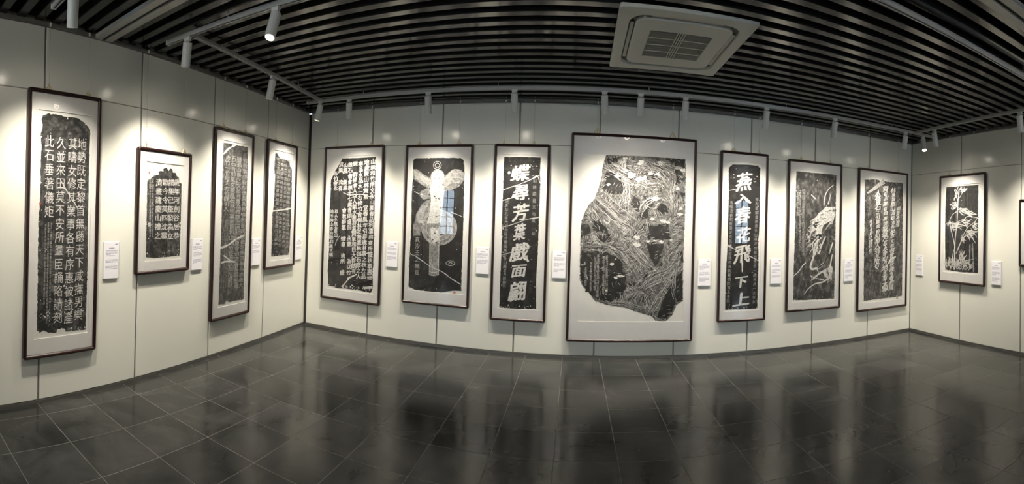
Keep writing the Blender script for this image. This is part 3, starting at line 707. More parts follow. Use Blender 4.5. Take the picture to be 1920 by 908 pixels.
# ---- 8 the largest
zK, zL = Zm(1060, 240, .2313), Zm(1060, 440, .2313)
p = Picture(WB, [(1071.5, 250), (1310, 260), (1295.5, 641), (1061, 640)], 'largest framed rubbing, jagged slab covered in swirling pale carved lines', zq(zK, [(135, 214), (992, 244)]) + zq(zL, [(946, 706), (100, 702)]),
            zq(zK, [(325, 226), (600, 232), (978, 246), (986, 350), (976, 500), (978, 700)]) + zq(zL, [(962, 0), (950, 300), (946, 540), (890, 580), (860, 650), (805, 702), (720, 698), (690, 660), (620, 640), (560, 620), (470, 590), (400, 578), (330, 570), (230, 532), (190, 480), (140, 425), (114, 372), (118, 150), (118, 0)]) + zq(zK, [(122, 780), (150, 700), (185, 630), (232, 580), (262, 490), (285, 430), (296, 330)]), 'relief', .006, seed=18)
d = MB(); DARK = []
for q, zz in (([(130, 150), (200, 140), (300, 122), (400, 175), (450, 215), (472, 280), (482, 430), (440, 500), (390, 545), (310, 535), (210, 495), (150, 430), (122, 365), (118, 230)], zL),
              ([(650, 75), (720, 62), (805, 80), (770, 160), (750, 230), (720, 255), (685, 210), (670, 150)], zL), ([(905, 320), (945, 300), (945, 540), (900, 545), (870, 470), (880, 400)], zL),
              ([(850, 400), (880, 470), (885, 560), (850, 640), (800, 690), (735, 670), (760, 580), (790, 500)], zL), ([(925, 150), (950, 110), (948, 200), (940, 230)], zL), ([(250, 10), (350, 0), (360, 60), (280, 70)], zL),
              ([(330, 365), (380, 360), (400, 400), (420, 370), (450, 430), (478, 450), (480, 540), (420, 550), (330, 530), (290, 500), (320, 440)], zK), ([(565, 505), (585, 560), (602, 620), (590, 690), (560, 670), (522, 630), (545, 560)], zK),
              ([(735, 660), (770, 615), (820, 620), (832, 690), (780, 700)], zK), ([(670, 775), (700, 800), (830, 770), (850, 905), (655, 905), (660, 850)], zK), ([(215, 745), (270, 760), (330, 820), (362, 890), (300, 850), (235, 850)], zK),
              ([(880, 540), (975, 520), (975, 560), (900, 560)], zK), ([(670, 360), (750, 380), (730, 420), (690, 410)], zK), ([(330, 250), (440, 238), (420, 280), (340, 300)], zK), ([(810, 240), (975, 250), (978, 320), (900, 310)], zK),
              ([(122, 790), (190, 780), (200, 860), (125, 900)], zK), ([(620, 550), (700, 570), (740, 620), (690, 640)], zK), ([(880, 330), (950, 340), (940, 440), (895, 470)], zK), ([(590, 700), (680, 640), (670, 730), (610, 750)], zK),
              ([(620, 470), (650, 500), (640, 540), (615, 520)], zL), ([(500, 385), (555, 390), (550, 420), (505, 420)], zL)):
    DARK.append([p.P(*zz(*c)) for c in q]); p.poly(d, q, 1, zz, .016, .02)
p.done(d, 'dark_ground', 'rub')
t = MB(); u = MB()
guides = [(zK, [(330, 300), (400, 340), (480, 380), (560, 430), (640, 470)], 26, 60), (zK, [(240, 590), (320, 660), (400, 740), (480, 800), (560, 860)], 30, 60), (zK, [(480, 380), (500, 500), (490, 620), (470, 740)], 20, 40),
          (zK, [(520, 480), (580, 420), (680, 440), (780, 420)], 26, 70), (zK, [(600, 720), (640, 620), (740, 560), (860, 540)], 16, 40), (zK, [(170, 690), (230, 680), (250, 740), (190, 760)], 8, 20), (zK, [(870, 330), (880, 420), (860, 520), (850, 640), (860, 800)], 14, 30),
          (zK, [(650, 300), (740, 340), (820, 380), (860, 460)], 18, 60), (zK, [(420, 300), (470, 260), (460, 320), (420, 330)], 8, 18), (zK, [(420, 840), (460, 820), (480, 850), (450, 870), (420, 850)], 9, 26),
          (zL, [(130, 120), (250, 100), (400, 140), (500, 260), (560, 380)], 20, 46), (zL, [(220, 0), (240, 50), (300, 90), (370, 60)], 12, 30), (zL, [(480, 60), (560, 160), (640, 240), (700, 300)], 22, 60), (zL, [(520, 560), (600, 440), (720, 360), (860, 300), (930, 180)], 30, 60),
          (zL, [(480, 520), (560, 470), (640, 480), (660, 560), (600, 600)], 14, 34), (zL, [(760, 280), (820, 180), (900, 80), (950, 20)], 18, 46), (zL, [(680, 640), (740, 520), (820, 400), (890, 260)], 22, 50), (zL, [(880, 560), (870, 460), (890, 300), (900, 200)], 8, 14), (zL, [(840, 350), (860, 340), (860, 370), (840, 375), (838, 350)], 5, 10),
          (zL, [(420, 0), (470, 40), (540, 60), (600, 120)], 14, 40), (zL, [(330, 560), (420, 540), (500, 560), (640, 610)], 12, 24), (zK, [(330, 710), (360, 740), (345, 775), (315, 760), (325, 715)], 6, 12)]
for zz, g, n, sp in guides:
    for k in range(int(n * 1.1)):
        ox, oy = p.rng.gauss(0, sp * .45), p.rng.gauss(0, sp * .45); a, b = p.rng.uniform(0, .4), p.rng.uniform(.6, 1)
        q = smooth_line(g, 3); q = q[int(a * len(q)):max(int(b * len(q)), int(a * len(q)) + 3)]
        q = [(x + ox + p.rng.uniform(-6, 6), y + oy + p.rng.uniform(-6, 6)) for x, y in q]
        if len(q) > 2: p.stroke(t if p.rng.random() < .62 else u, q, p.rng.uniform(.35, .85), 3 if k % 2 else 4, zz, taper=True)
def inside(x, y, poly):
    c = False; n = len(poly)
    for i in range(n):
        (x0, y0), (x1, y1) = poly[i], poly[i - 1]
        if (y0 > y) != (y1 > y) and x < (x1 - x0) * (y - y0) / (y1 - y0) + x0: c = not c
    return c
v = MB()
for k in range(5200):
    x, y = p.rng.uniform(p.box[0], p.box[1]), p.rng.uniform(p.box[2], p.box[3])
    if not inside(x, y, p.out): continue
    if any(inside(x, y, q) for q in DARK) and p.rng.random() < .86: continue
    pts = []; L = p.rng.uniform(.025, .085); ph = p.rng.uniform(-.35, .35)
    for j in range(6):
        pts.append((x, y)); an = 2.2 * math.sin(3.1 * x + 1.3 * math.sin(4 * y)) + 1.6 * math.cos(3.7 * y - 2.0 * x) + ph + .9 * math.sin(11 * x + 7 * y)
        x += math.cos(an) * L / 6; y += math.sin(an) * L / 6
    if not inside(x, y, p.out): continue
    w_ = p.rng.uniform(.0018, .0048)
    (t if k % 5 in (0, 2) else (v if k % 5 == 1 else u)).ribbon(pts, [w_ * (.3 + .7 * math.sin(math.pi * (j + .5) / 6)) for j in range(6)], p.layer(3 + k % 2))
p.done(t, 'carved_lines', 'ink_line'); p.done(u, 'dark_carved_lines', 'rub'); p.done(v, 'grey_carved_lines', 'ink_soft')
t = MB()
for x, y0, y1, n in ((330, 180, 480, 19), (305, 190, 470, 18), (260, 175, 500, 20), (238, 200, 440, 15)): p.column(t, zL(x, y0), zL(x - 4, y1), n, 5.2, 4.6, 4, t=.2)
p.column(t, zL(205, 230), zL(200, 450), 17, 4, 3.6, 4, t=.2); p.column(t, zL(162, 280), zL(160, 405), 8, 5, 5, 4, t=.2)
p.done(t, 'lettering', 'ink_soft')
t = MB()
for c, r in (((690, 370), 5), ((745, 375), 5), ((345, 465), 4), ((415, 400), 5), ((790, 755), 6), ((700, 740), 4), ((910, 490), 5), ((935, 655), 4), ((770, 290), 7), ((610, 285), 7), ((575, 890), 6), ((930, 700), 5), ((720, 575), 7), ((530, 390), 9), ((600, 420), 8), ((480, 250), 4), ((960, 340), 5), ((830, 770), 4)):
    q = zK(*c); p.poly(t, blob(q[0], q[1], r, 12, p.rng, .6, .5), 5, None, .002)
for c, r in (((665, 55), 4), ((770, 60), 5), ((720, 50), 3), ((570, 85), 7), ((370, 240), 5), ((440, 335), 6), ((400, 350), 4), ((850, 45), 3), ((715, 290), 3), ((400, 200), 2), ((130, 250), 2), ((325, 455), 3)):
    q = zL(*c); p.poly(t, blob(q[0], q[1], r, 12, p.rng, .5, .5), 5, None, .002)
p.done(t, 'worn_patches', 'ink_line'); p.specks(90, .012)
t = MB()
for k in range(6): p.stroke(t, [(115, 560 + 18 * k), (170, 570 + 10 * k), (220, 600 + 18 * k), (260 + 20 * k, 640 + 8 * k)], .8, 1, zL, taper=True)
t.build('paper_creases', 'paper', p.root)['kind'] = 'stuff'
PICS.append((p, [(1120, 251), (1261, 257)]))

zM, zN = Zm(1335, 270, .1981), Zm(1335, 440, .1981)
p = Picture(WB, [(1354, 282), (1443.5, 289), (1433.6, 600), (1342.6, 606)], 'narrow framed rubbing with seven large brush characters, first character means swallow', zq(zM, [(150, 162), (492, 190)]) + zq(zN, [(442, 722), (106, 728)]),
            zq(zM, [(168, 228), (205, 196), (340, 196), (440, 205), (466, 228), (462, 420), (456, 700)]) + zq(zN, [(448, 0), (438, 60), (442, 180), (440, 300), (432, 500), (424, 702), (300, 708), (118, 716), (128, 400), (148, 100)]) + zq(zM, [(152, 800), (166, 500)]), 'rub', .003, seed=19)
t = MB()
big = [('燕', zM(310, 360), 28, 34), ('入', zM(302, 522), 30, 19), ('春', zM(296, 675), 27, 31), ('花', zN(300, 5), 25, 28), ('飛', zN(285, 190), 29, 34), ('下', zN(270, 455), 24, 22), ('上', zN(272, 615), 30, 24)]
for ch, c, w, h in big:
    x, y = p.P(*c); put_glyph(t, ch, x, y, w * p.kx, h * p.ky, p.layer(4), .034, .10, .16)
p.stroke(t, [(282, 250), (284, 300), (282, 360)], (3.4, 1.6), 4, zN)
p.done(t, 'character', 'ink_line', 'large white brush character')
t = MB(); p.column(t, zM(432, 525), zN(392, 640), 24, 6, 7, t=.18); p.column(t, zM(190, 560), zN(150, 632), 24, 6, 7, t=.18); p.done(t, 'small_inscription', 'ink_soft')
t = MB(); p.stroke(t, [(148, 116), (190, 132), (265, 165), (350, 205), (442, 252)], 1.8, 5, zN); p.poly(t, [(148, 105), (180, 110), (184, 128), (150, 126)], 5, zN); p.stroke(t, [(170, 445), (240, 430)], 1.2, 5, zM); p.done(t, 'crack', 'ink_line')
p.specks(100, .011); p.specks(26, .016, (-.2, .2, 1.72, 1.80)); p.seal(*zN(440, 70), 2.2, 2.8); PICS.append((p, [(1376, 283), (1423, 287)]))

# ---- 10 creature with long whiskers
zO, zP = Zm(1465, 290, .1763), Zm(1465, 440, .1763)
p = Picture(WB, [(1481.5, 298), (1579.5, 308), (1576, 577), (1471, 587)], 'framed rubbing of a pale spiky coiling creature with curved tail on grey', zq(zO, [(142, 150), (602, 200)]) + zq(zP, [(578, 692), (108, 722)]),
            zq(zO, [(172, 180), (300, 190), (588, 214), (584, 500)]) + zq(zP, [(580, 0), (574, 400), (568, 682), (430, 690), (300, 694), (260, 700), (120, 704), (128, 400), (142, 100)]) + zq(zO, [(152, 700), (162, 400)]), 'rub3', .003, seed=20)
t = MB(); f = MB()
p.poly(f, [(395, 625), (430, 600), (470, 560), (560, 555), (572, 640), (560, 700), (500, 720), (450, 750), (430, 800), (420, 905), (330, 905), (315, 830), (322, 740), (350, 690)], 2, zO)
p.poly(f, [(325, 0), (425, 0), (395, 80), (375, 180), (360, 225), (335, 215), (322, 120)], 2, zP)
p.poly(f, [(430, 395), (500, 370), (545, 345), (548, 400), (520, 470), (470, 455)], 2, zP)
p.done(f, 'creature_body', 'figure')
p.stroke(t, [(560, 322), (500, 370), (462, 450), (452, 540)], (1.2, 2.0), 4, zO); p.stroke(t, [(522, 415), (515, 470), (495, 530)], (.8, 2.2), 4, zO); p.stroke(t, [(575, 560), (540, 590), (480, 600)], 3, 4, zO)
p.stroke(t, [(345, 210), (325, 280), (305, 340), (320, 372), (380, 358), (430, 325), (475, 280), (510, 200), (535, 130), (552, 85)], (3.4, 2.6), 3, zP)
p.stroke(t, [(380, 362), (440, 325), (490, 250), (520, 170)], 4.5, 3, zP)
p.stroke(t, [(325, 480), (400, 418), (470, 380), (545, 350)], (2, 4), 4, zP); p.stroke(t, [(235, 640), (280, 580), (350, 530), (430, 510), (500, 470)], (1.2, 2.4), 4, zP); p.stroke(t, [(300, 440), (370, 470), (450, 482)], 1.8, 4, zP)
p.stroke(t, [(130, 445), (180, 400), (220, 340), (255, 305)], (1.2, 1.8), 4, zP); p.stroke(t, [(375, 370), (390, 410)], 1.6, 4, zP); p.stroke(t, [(310, 440), (320, 480), (300, 495)], 1.4, 4, zP)
for k in range(34):
    a = p.rng.uniform(0, 1); bx, by = 340 + 60 * a + p.rng.uniform(-10, 10), 690 + 330 * (1 - a) * .7
    l = p.rng.uniform(40, 90); p.stroke(t, [(bx, by), (bx - l * .5, by + l * p.rng.uniform(-.5, .5)), (bx - l, by + l * p.rng.uniform(-.7, .6))], (1.8, .5), 4, zO)
for k in range(30):
    bx, by = p.rng.uniform(320, 420), p.rng.uniform(-20, 160); l = p.rng.uniform(40, 90)
    p.stroke(t, [(bx, by), (bx - l * .35, by + l * .4), (bx - l * p.rng.uniform(.3, .8), by + l)], (1.7, .5), 4, zP)
for k in range(22):
    bx, by = p.rng.uniform(440, 560), p.rng.uniform(570, 700); l = p.rng.uniform(30, 70)
    p.stroke(t, [(bx, by), (bx + l * .3, by + l * p.rng.uniform(-.6, .3)), (bx + l * p.rng.uniform(-.2, .6), by - l * p.rng.uniform(0, .8))], (1.8, .5), 4, zO)
for k in range(20):
    bx, by = p.rng.uniform(440, 540), p.rng.uniform(360, 450); l = p.rng.uniform(40, 100)
    p.stroke(t, [(bx, by), (bx + l * .1, by + l * .5), (bx + l * p.rng.uniform(-.2, .4), by + l)], (1.5, .5), 4, zP)
for k in range(9): p.stroke(t, [(430 + 6 * k, 880 - 14 * k), (470 + 9 * k, 800 - 8 * k), (520 + 4 * k, 720 - 3 * k)], 1.0, 4, zO)
p.stroke(t, [(395, 210), (420, 130), (470, 20)], (4, 2), 4, zP); p.stroke(t, [(320, 430), (345, 455), (362, 472)], 2.5, 4, zO); p.stroke(t, [(545, 210), (530, 290), (515, 360)], (1.5, 3), 3, zP)
p.done(t, 'carved_lines', 'ink_line')
d = MB()
for k in range(24):
    bx, by = p.rng.uniform(340, 540), p.rng.uniform(600, 900); l = p.rng.uniform(20, 50)
    if by > 740 and bx > 430: continue
    p.stroke(d, [(bx, by), (bx + l * .5, by - l * .4), (bx + l, by - l * .5)], .9, 6, zO)
p.done(d, 'dark_details', 'rub')
t = MB(); p.column(t, zO(240, 385), zP(228, 215), 24, 5.4, 5.6, t=.2); p.column(t, zO(205, 400), zP(195, 80), 22, 4.6, 5, t=.18); p.column(t, zO(182, 420), zO(176, 640), 9, 4, 5, t=.18); p.done(t, 'lettering', 'ink_soft')
p.specks(110, .011); PICS.append((p, [(1502, 300), (1557, 305)]))

# ---- 11 cursive script
z = Zm(1600, 300, .3306)
p = Picture(WB, [(1611, 313.4), (1704.5, 326), (1699, 572.5), (1607, 588)], 'framed rubbing with long columns of flowing cursive script beside the corner', zq(z, [(60, 97), (292, 120), (280, 785), (52, 818)]),
            zq(z, [(66, 112), (120, 110), (180, 122), (286, 132), (284, 400), (276, 770), (230, 778), (150, 790), (60, 806), (62, 500), (66, 300)]), 'rub3', .005, seed=21)
t = MB()
def cursive(x0, y0, x1, y1, w, n):
    for i in range(n):
        q = i / max(n - 1, 1); cx, cy = x0 + (x1 - x0) * q + p.rng.uniform(-2, 2), y0 + (y1 - y0) * q; k = p.rng.uniform(.75, 1.35)
        x, y = p.P(*z(cx, cy)); put_glyph(t, p.rng.choice(POOL), x, y, w * 2 * .33 * k * p.kx, (y1 - y0) / n * .33 * k * 1.05 * p.ky, p.layer(3), .02, .16, .22)
        if p.rng.random() < .5:
            l = (y1 - y0) / n * p.rng.uniform(.6, 1.3); sg = p.rng.choice((-1, 1))
            p.stroke(t, [(cx, cy - l * .3), (cx + sg * w * .6, cy + l * .2), (cx - sg * w * .3, cy + l * .7), (cx - sg * w * .7, cy + l)], p.rng.uniform(.7, 1.5), 4, z, taper=True)
cursive(258, 275, 250, 372, 9, 6); cursive(228, 172, 212, 725, 12, 22); cursive(182, 165, 176, 728, 13, 21); cursive(140, 188, 132, 600, 12, 16); cursive(100, 350, 97, 515, 8, 8)
p.stroke(t, [(165, 660), (180, 700), (160, 730), (195, 735)], 3, 4, z); p.stroke(t, [(240, 550), (215, 560), (195, 590), (182, 610)], 2.4, 4, z)
p.done(t, 'lettering', 'ink_line', 'white cursive characters')
t = MB(); p.column(t, z(97, 575), z(95, 660), 8, 4, 4, t=.2)
for k in range(70):
    x, y = p.rng.uniform(66, 274), p.rng.uniform(730, 795); p.stroke(t, [(x, y), (x + p.rng.uniform(-6, 6), y - p.rng.uniform(2, 10)), (x + p.rng.uniform(-9, 9), y - p.rng.uniform(8, 20))], .9, 3, z)
for k in range(60):
    x, y = p.rng.uniform(70, 280), p.rng.uniform(140, 720); p.stroke(t, [(x, y), (x + p.rng.uniform(-9, 9), y + p.rng.uniform(-8, 8))], 1.0, 2, z, False)
p.done(t, 'small_inscription', 'ink_dim')
t = MB(); p.stroke(t, [(80, 190), (120, 160), (175, 120)], (2, 7), 3, z); p.done(t, 'crack', 'ink_soft'); p.specks(150, .010); PICS.append((p, [(1628, 315), (1684, 322)]))

# ---- 12 bamboo on the right wall
z = Zm(1740, 300, .2862)
p = Picture(WR, [(1759, 331.6), (1846, 321.5), (1847, 537.5), (1761, 530)], 'framed rubbing of pale bamboo stalks and leaves on black', zq(z, [(98, 168), (338, 154), (340, 752), (98, 738)]),
            zq(z, [(112, 180), (200, 172), (324, 162), (327, 450), (330, 740), (220, 738), (116, 724), (110, 500), (108, 300)]), 'rub', .003, seed=22)
t = MB()
def leaf(x, y, a, l, w, k=4):
    dx, dy = math.cos(a), math.sin(a); b = p.rng.uniform(-.12, .12)
    p.stroke(t, [(x, y), (x + dx * l * .35 - dy * l * b, y + dy * l * .35 + dx * l * b), (x + dx * l * .7 - dy * l * b, y + dy * l * .7 + dx * l * b), (x + dx * l, y + dy * l)], w, k, z, taper=True)
for q, w in (([(180, 690), (178, 600), (180, 520), (190, 420), (192, 320), (200, 200)], 2.6), ([(186, 620), (210, 560), (235, 490), (262, 440)], 2.2), ([(178, 580), (168, 520), (150, 460), (140, 400)], 2.0), ([(195, 420), (230, 400), (260, 370), (325, 380)], 1.4), ([(190, 340), (160, 360), (140, 400), (130, 440)], 1.4), ([(262, 440), (300, 410), (322, 380)], 1.4),
             ([(160, 690), (165, 640), (172, 590)], 2.0), ([(205, 690), (212, 640), (222, 590)], 1.8), ([(196, 260), (215, 230), (235, 180)], 1.2)): p.stroke(t, q, w, 3, z)
for cx, cy, n, r, a0, a1 in ((200, 205, 12, 42, -2.6, .6), (190, 230, 8, 36, .4, 2.7), (178, 290, 16, 36, .6, 3.4), (205, 325, 12, 70, -.3, .9), (145, 420, 13, 38, .3, 2.9), (170, 435, 10, 46, -.6, .8), (232, 412, 11, 48, -.7, .9), (262, 480, 16, 52, -.5, 1.2), (300, 430, 12, 34, -1.6, 1.5), (225, 500, 8, 34, .5, 2.2), (250, 350, 8, 50, -.1, .8), (180, 690, 18, 50, -2.9, -.2), (225, 680, 14, 52, -2.2, .1), (140, 690, 12, 44, -2.6, -.6), (255, 700, 8, 36, -2.8, -.6), (225, 630, 8, 36, -2.0, -.6)):
    for _ in range(int(n * 1.3)): leaf(cx + p.rng.uniform(-20, 20), cy + p.rng.uniform(-18, 18), p.rng.uniform(a0, a1), r * p.rng.uniform(.5, 1.15), p.rng.uniform(.7, 1.5))
for k in range(60): leaf(p.rng.uniform(118, 290), p.rng.uniform(690, 728), p.rng.uniform(-2.6, -.5), p.rng.uniform(8, 26), 1.0)
p.done(t, 'bamboo_leaves', 'ink_line')
t = MB(); p.column(t, z(292, 550), z(302, 728), 17, 3.4, 3.4, t=.2); p.column(t, z(276, 560), z(277, 700), 13, 3.0, 3.2, t=.2); p.done(t, 'lettering', 'ink_soft')
p.specks(90, .009); PICS.append((p, [(1781, 329), (1826, 324)]))

# ---- 13 frame cut by the picture edge: only its frame and pale mount show
a_, b_ = WR.at(1909, 375, .04), WR.at(1911, 495, .04)
p13q = [(1909, 375), (1909 + 62, 371), (1911 + 62, 509), (1911, 495)]
p = Picture(WR, p13q, 'framed picture past the bamboo, dark moulding around wide white mount', [(1925, 392), (1958, 390), (1959, 488), (1926, 480)], [(1929, 396), (1954, 394), (1955, 484), (1930, 476)], 'rub', .003, seed=23)
PICS.append((p, [(1926, 374), (1955, 372)]))

# ================================================================== HANGERS
names = ['seal-script', 'arched', 'dense-script', 'gridded', 'cut-corner', 'winged-figure', 'butterfly', 'largest', 'swallow', 'creature', 'cursive', 'bamboo', 'farthest']
def nbr(i, k):
    j = i + (-1, 1)[k]
    if j < 0 or j >= len(names): return 'away from the %s rubbing' % names[i + (1, -1)[k]]
    return 'towards the %s rubbing' % names[j]
for ip, ((p, hooks), nm) in enumerate(zip(PICS, names)):
    for kh, (hx, hy) in enumerate(hooks):
        u, _ = p.wall.at(hx, hy, .03)
        z1, zt = p.z1 - .004, HW + .012
        r = empty('picture_hanger', p.wall.mat(u, z1, 0), 'wire hanger of the %s rubbing, on its side %s' % (nm, nbr(ip, kh)), 'hanger', 'wire hangers of the pictures')
        big = nm.startswith('largest'); s = 1.5 if big else 1.0
        MB().tube((0, .045 * s, .034), (0, zt - z1 - .012, .034), .0013, n=6).build('wire', 'steel', r)
        MB().bbox(-.006, .006, zt - z1 - .014, zt - z1 + .012, .030, .044, .002).build('rail_clip', 'clip', r)
        h = MB(); arc = [(-.026 * s, .002), (-.022 * s, .016 * s), (-.010 * s, .026 * s), (0, .048 * s), (.010 * s, .026 * s), (.022 * s, .016 * s), (.026 * s, .002)]
        for a, b in zip(arc[:-1], arc[1:]): h.tube((a[0], a[1], .034), (b[0], b[1], .034), .0028 * s, n=6)
        h.tube((-.026 * s, .003, .034), (.026 * s, .003, .034), .003 * s, n=6).tube((0, .004, .034), (0, .03 * s, .038), .004 * s, n=8)
        h.build('hook', 'brass', r)

# ================================================================== CAPTION CARDS
cards = [(WL, -3.437, .948, 'tall seal-script rubbing'), (WL, -2.32, .951, 'small arched rubbing'), (WL, -1.258, .923, 'dense running-script rubbing'), (WL, -.228, .924, 'gridded rubbing at the corner'),
         (WB, -2.355, .920, 'cut-corner bold rubbing'), (WB, -1.122, .918, 'winged figure rubbing'), (WB, -.164, .913, 'butterfly scroll rubbing'), (WB, 1.67, .849, 'largest swirling rubbing'), (WB, 2.691, .854, 'swallow scroll rubbing'), (WB, 3.902, .838, 'spiky creature rubbing'),
         (WR, .222, .877, 'cursive script rubbing'), (WR, 1.785, .858, 'bamboo rubbing')]
rc = random.Random(5)
for wall, u, z0, nm in cards:
    r = empty('caption_card', wall.mat(u, z0, 0), 'small white caption card with grey print just right of the ' + nm, 'card', 'caption cards beside the pictures')
    w, h = .164, .312
    MB().bbox(-w / 2, w / 2, 0, h, .0, .016, .001).build('board', 'card', r)
    t = MB(); t.box(w / 2 - .045, w / 2 - .016, h - .026, h - .016, .016, .0163)
    y = h - .052; t.box(-.030, .030, y - .006, y + .003, .016, .0163)
    for par in range(rc.randint(2, 3)):
        y -= .024
        for ln in range(rc.randint(3, 5)):
            x = -w / 2 + .016; e = w / 2 - .016 if ln < 3 else rc.uniform(-.02, .05)
            while x < e:
                l = rc.uniform(.012, .034); t.box(x, min(x + l, e), y - .0024, y + .0024, .016, .0163); x += l + .004
            y -= .0105
    t.build('print', 'print', r)['kind'] = 'stuff'

# ================================================================== CEILING FITTINGS
ZT = 2.90                                                       # underside of the lighting tracks
def track(a, b, label, drop=True):
    a, b = Vector((*a, ZT)), Vector((*b, ZT)); d = (b - a); l = d.length; ang = math.atan2(d.y, d.x)
    r = empty('lighting_track', Matrix.Translation(a) @ Matrix.Rotation(ang, 4, 'Z'), label, 'track', 'white lighting tracks under the ceiling slats')
    MB().box(0, l, -.018, -.007, 0, .030).box(0, l, .007, .018, 0, .030).box(0, l, -.018, .018, .022, .032).build('rail', 'track', r)
    MB().box(.01, l - .01, -.007, .007, .012, .022).build('slot', 'slot', r)
    for q in (0, l): MB().box(q - .008, q + .008, -.019, .019, -.001, .033).build('end_cap', 'white_metal', r)
    n = max(2, int(l / 1.6))
    for i in range(n): MB().tube(((i + .5) * l / n, 0, .031), ((i + .5) * l / n, 0, .15), .004, n=6).build('rod', 'steel', r)
    return a, b
TR = {}
TR['back'] = track((-3.36, 4.875), (4.92, 4.76), 'long white lighting track parallel to the back display wall')
TR['left'] = track((-2.85, 2.46), (-3.135, 4.83), 'white lighting track running along the left wall to the corner')
TR['right'] = track((4.53, 4.72), (4.30, .6), 'white lighting track running along the right wall')
TR['mid'] = track((-3.14, 2.395), (-.30, 2.49), 'white lighting track starting by the left wall beside the air slot')
TR['mid2'] = track((.95, 2.12), (4.30, 2.23), 'white lighting track reaching towards the right wall beside the air slot')
TR['near'] = track((-3.04, 1.27), (4.25, 1.18), 'white lighting track crossing the room before the air slot')
def on_track(name, px=None, f=None):
    a, b = TR[name]
    if f is not None: return a + (b - a) * f
    lo, hi = 0.0, 1.0
    s = 1 if project(b)[0] > project(a)[0] else -1
    for _ in range(40):
        m = (lo + hi) / 2
        if (project(a + (b - a) * m)[0] - px) * s < 0: lo = m
        else: hi = m
    return a + (b - a) * lo
def spotlight(track_name, px, target, label, power=1.0, f=None, size=98, blend=1.0, soft=.022):
    P = on_track(track_name, px, f); a, b = TR[track_name]; ang = math.atan2((b - a).y, (b - a).x)
    r = empty('track_spotlight', Matrix.Translation(P), label, 'spotlight', 'cylindrical track spotlights')
    ad = MB().bbox(-.035, .035, -.016, .016, -.004, .0, .002).box(-.028, .028, -.014, .014, -.030, -.004).build('adapter', 'white_metal', r); ad.rotation_euler = (0, 0, ang)
    MB().tube((0, 0, -.030), (0, 0, -.056), .008, n=10).build('stem', 'white_metal', r)
    piv = Vector((0, 0, -.062)); tgt = Vector(target) - (P + piv); q = tgt.to_track_quat('-Z', 'Y')
    R, Lh = .038, .185
    hd = MB().lathe([(0.0, .022), (R - .004, .022), (R, .018), (R, -Lh + .022), (R - .003, -Lh + .018), (R - .006, -Lh + .018), (R - .008, -Lh + .040), (0, -Lh + .040)], 24).build('head', 'white_metal', r, label='white cylinder lamp head')
    hd.location = piv; hd.rotation_mode = 'QUATERNION'; hd.rotation_quaternion = q
    MB().lathe([(R - .007, -Lh + .020), (R - .0075, -Lh + .038), (R - .012, -Lh + .038)], 24).build('reflector', 'rim', hd)
    MB().lathe([(R - .010, -Lh + .036), (R - .010, -Lh + .034), (.010, -Lh + .030), (0, -Lh + .030)], 20).build('lens', 'lens', hd, label='glowing lens')
    for energy, size, blend, soft in ((SPOT_W * power, size, blend, soft), (SPOT_W * power * .03, 168, 1.0, .03)):   # beam, and the spill of its reflector
        L = bpy.data.lights.new('spot_lamp', 'SPOT'); L.energy = energy; L.spot_size = math.radians(size); L.spot_blend = blend; L.shadow_soft_size = soft; L.color = (1.0, .90, .76)
        lo = bpy.data.objects.new('spot_lamp', L); COL.objects.link(lo); lo.parent = r; lo.location = piv + q @ Vector((0, 0, -Lh + .012)); lo.rotation_mode = 'QUATERNION'; lo.rotation_quaternion = q
def wp(wall, px, py): return wall.world(wall.at(px, py, 0)[0], .55, 0)
spotlight('near', 138, wp(WL, 120, 290), 'white spotlight aimed at the tall seal-script rubbing')
spotlight('mid', 352, wp(WL, 308, 345), 'white spotlight near the track end, aimed at the small arched rubbing')
spotlight('mid', 517, (-1.93, 1.35, .0), 'lit white spotlight with glowing face turned to the room, above the left track junction', .5)
spotlight('left', 511, wp(WL, 438, 330), 'white spotlight on left track aimed at the dense running-script rubbing')
spotlight('left', 609, wp(WL, 527, 330), 'tilted white spotlight at the track corner, aimed at the gridded rubbing')
spotlight('back', 655, wp(WB, 655, 350), 'white spotlight above the cut-corner bold rubbing')
spotlight('back', 803, wp(WB, 815, 350), 'white spotlight above the winged figure rubbing')
spotlight('back', 965, wp(WB, 975, 350), 'white spotlight above the butterfly scroll rubbing')
spotlight('back', 1134, wp(WB, 1145, 370), 'white spotlight above one end of the largest rubbing, beside the butterfly scroll', .5)
spotlight('back', 1202, wp(WB, 1185, 340), 'white spotlight above the middle of the largest rubbing')
spotlight('back', 1286, wp(WB, 1262, 370), 'white spotlight above one end of the largest rubbing, beside the swallow scroll', .5)
spotlight('back', 1438, wp(WB, 1395, 360), 'white spotlight above the swallow scroll rubbing')
spotlight('back', 1566, wp(WB, 1528, 370), 'white spotlight above the spiky creature rubbing')
spotlight('back', 1698, wp(WB, 1655, 380), 'white spotlight above the cursive script rubbing')
spotlight('back', 1731, (4.30, 3.95, .9), 'lit white spotlight with glowing face turned outwards at the back track end', .5)
spotlight('right', 1752, wp(WR, 1803, 390), 'white spotlight on right track aimed at the bamboo rubbing')
spotlight('right', 1912, wp(WR, 1945, 400), 'white spotlight on right track aimed at the picture past the bamboo')
spotlight('mid2', 1463, (.7, -2.5, .6), 'lit white spotlight on the middle track beside the air conditioner', .5)
spotlight('near', None, (-1.5, -4.1, 1.4), 'added white fill spotlight on the near track aimed at the rear wall by the narrow window', 1, .28)  # added lamp out of view, for general room brightness
spotlight('near', None, (2.8, -4.1, 1.4), 'added white fill spotlight on the near track aimed at the rear wall between windows', 1, .62)  # second added fill lamp, also out of view

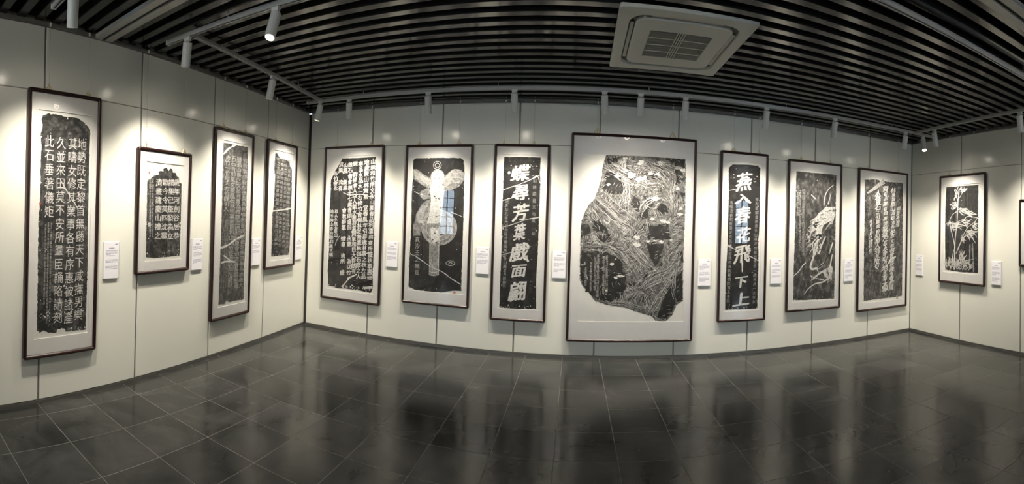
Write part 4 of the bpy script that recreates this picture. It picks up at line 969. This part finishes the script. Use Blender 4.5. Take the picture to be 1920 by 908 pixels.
TR['hall'] = track((-3.2, -1.6), (4.6, -1.6), 'added white track carrying the fill floods across the hall behind the display area')  # unseen track, added to carry the fill floods
for q, tx, ph in ((.04, (-3.5, 2.0, 1.0), 'the seal-script rubbing'), (.18, (-3.6, 4.0, 1.0), 'the dense-script rubbing'), (.34, (-1.9, 5.5, .8), 'the winged-figure rubbing'), (.5, (.3, 5.5, .8), 'the largest rubbing'), (.66, (2.4, 5.5, .8), 'the swallow rubbing'), (.82, (4.5, 5.5, .8), 'the cursive rubbing'), (.96, (5.1, 3.4, 1.0), 'the bamboo rubbing')):
    spotlight('hall', None, tx, 'added white fill flood on the hall track aimed at ' + ph, FLOOD_W / SPOT_W, q, 120, 1.0, .035)  # unseen floods, added to raise the ambient light on the display walls
# ---- ceiling cassette air conditioner
ac = empty('air_conditioner', Matrix.Translation((.785, 3.565, 2.938)) @ Matrix.Rotation(-.02, 4, 'Z'), 'square white ceiling cassette air conditioner with grey grille', 'air conditioner')
w, h = .505, .600
rr = lambda a, b, r: round_rect(-a, a, -b, b, r, 6)
mb = MB(); n = 28
def shell(loops):
    mb = MB(); n = len(loops[0][0])
    for pts, z in loops: mb.v += [(x, y, z) for x, y in pts]
    for i in range(len(loops) - 1): mb.f += [(i * n + k, i * n + (k + 1) % n, (i + 1) * n + (k + 1) % n, (i + 1) * n + k) for k in range(n)]
    return mb
shell([(rr(w, h, .02), .024), (rr(w, h, .02), .006), (rr(w - .006, h - .006, .018), 0), (rr(w - .085, h - .10, .13), 0), (rr(w - .09, h - .105, .125), .03)]).build('face_plate', 'ac', ac)
shell([(rr(w - .09, h - .105, .125), .028), (rr(w - .135, h - .155, .09), .028)]).build('outlet_slot', 'ac_dark', ac)
for sx, sy in ((1, 0), (-1, 0), (0, 1), (0, -1)):
    if sx: mb = MB().box(sx * (w - .112) - .013, sx * (w - .112) + .013, -h + .26, h - .26, .012, .017)
    else: mb = MB().box(-w + .24, w - .24, sy * (h - .13) - .015, sy * (h - .13) + .015, .012, .017)
    mb.build('louver', 'ac', ac)
shell([(rr(w - .135, h - .155, .09), .03), (rr(w - .135, h - .155, .09), .004), (rr(w - .142, h - .162, .085), -.002), (rr(.245, .265, .012), -.002), (rr(.243, .263, .010), .012)]).build('inner_panel', 'ac', ac)
g = MB().box(-.245, .245, -.265, .265, .010, .016).build('return_grille', 'ac_grille', ac)
for i in range(26):
    y = -.255 + i * .0204; MB().box(-.243, .243, y - .005, y + .005, .001, .010).build('grille_slat', 'ac_grille', g)
for i in range(1, 4):
    y = -.265 + i * .1325; MB().box(-.244, .244, y - .004, y + .004, -.002, .006).build('grille_bar', 'ac', g)
for i in range(4):
    x = -.03 + i * .02; MB().box(x - .003, x + .003, -.264, .264, -.002, .006).build('grille_rib', 'ac', g)
MB().box(-w + .05, w - .05, -h + .05, h - .05, .024, .33).build('casing', 'ac_dark', ac)
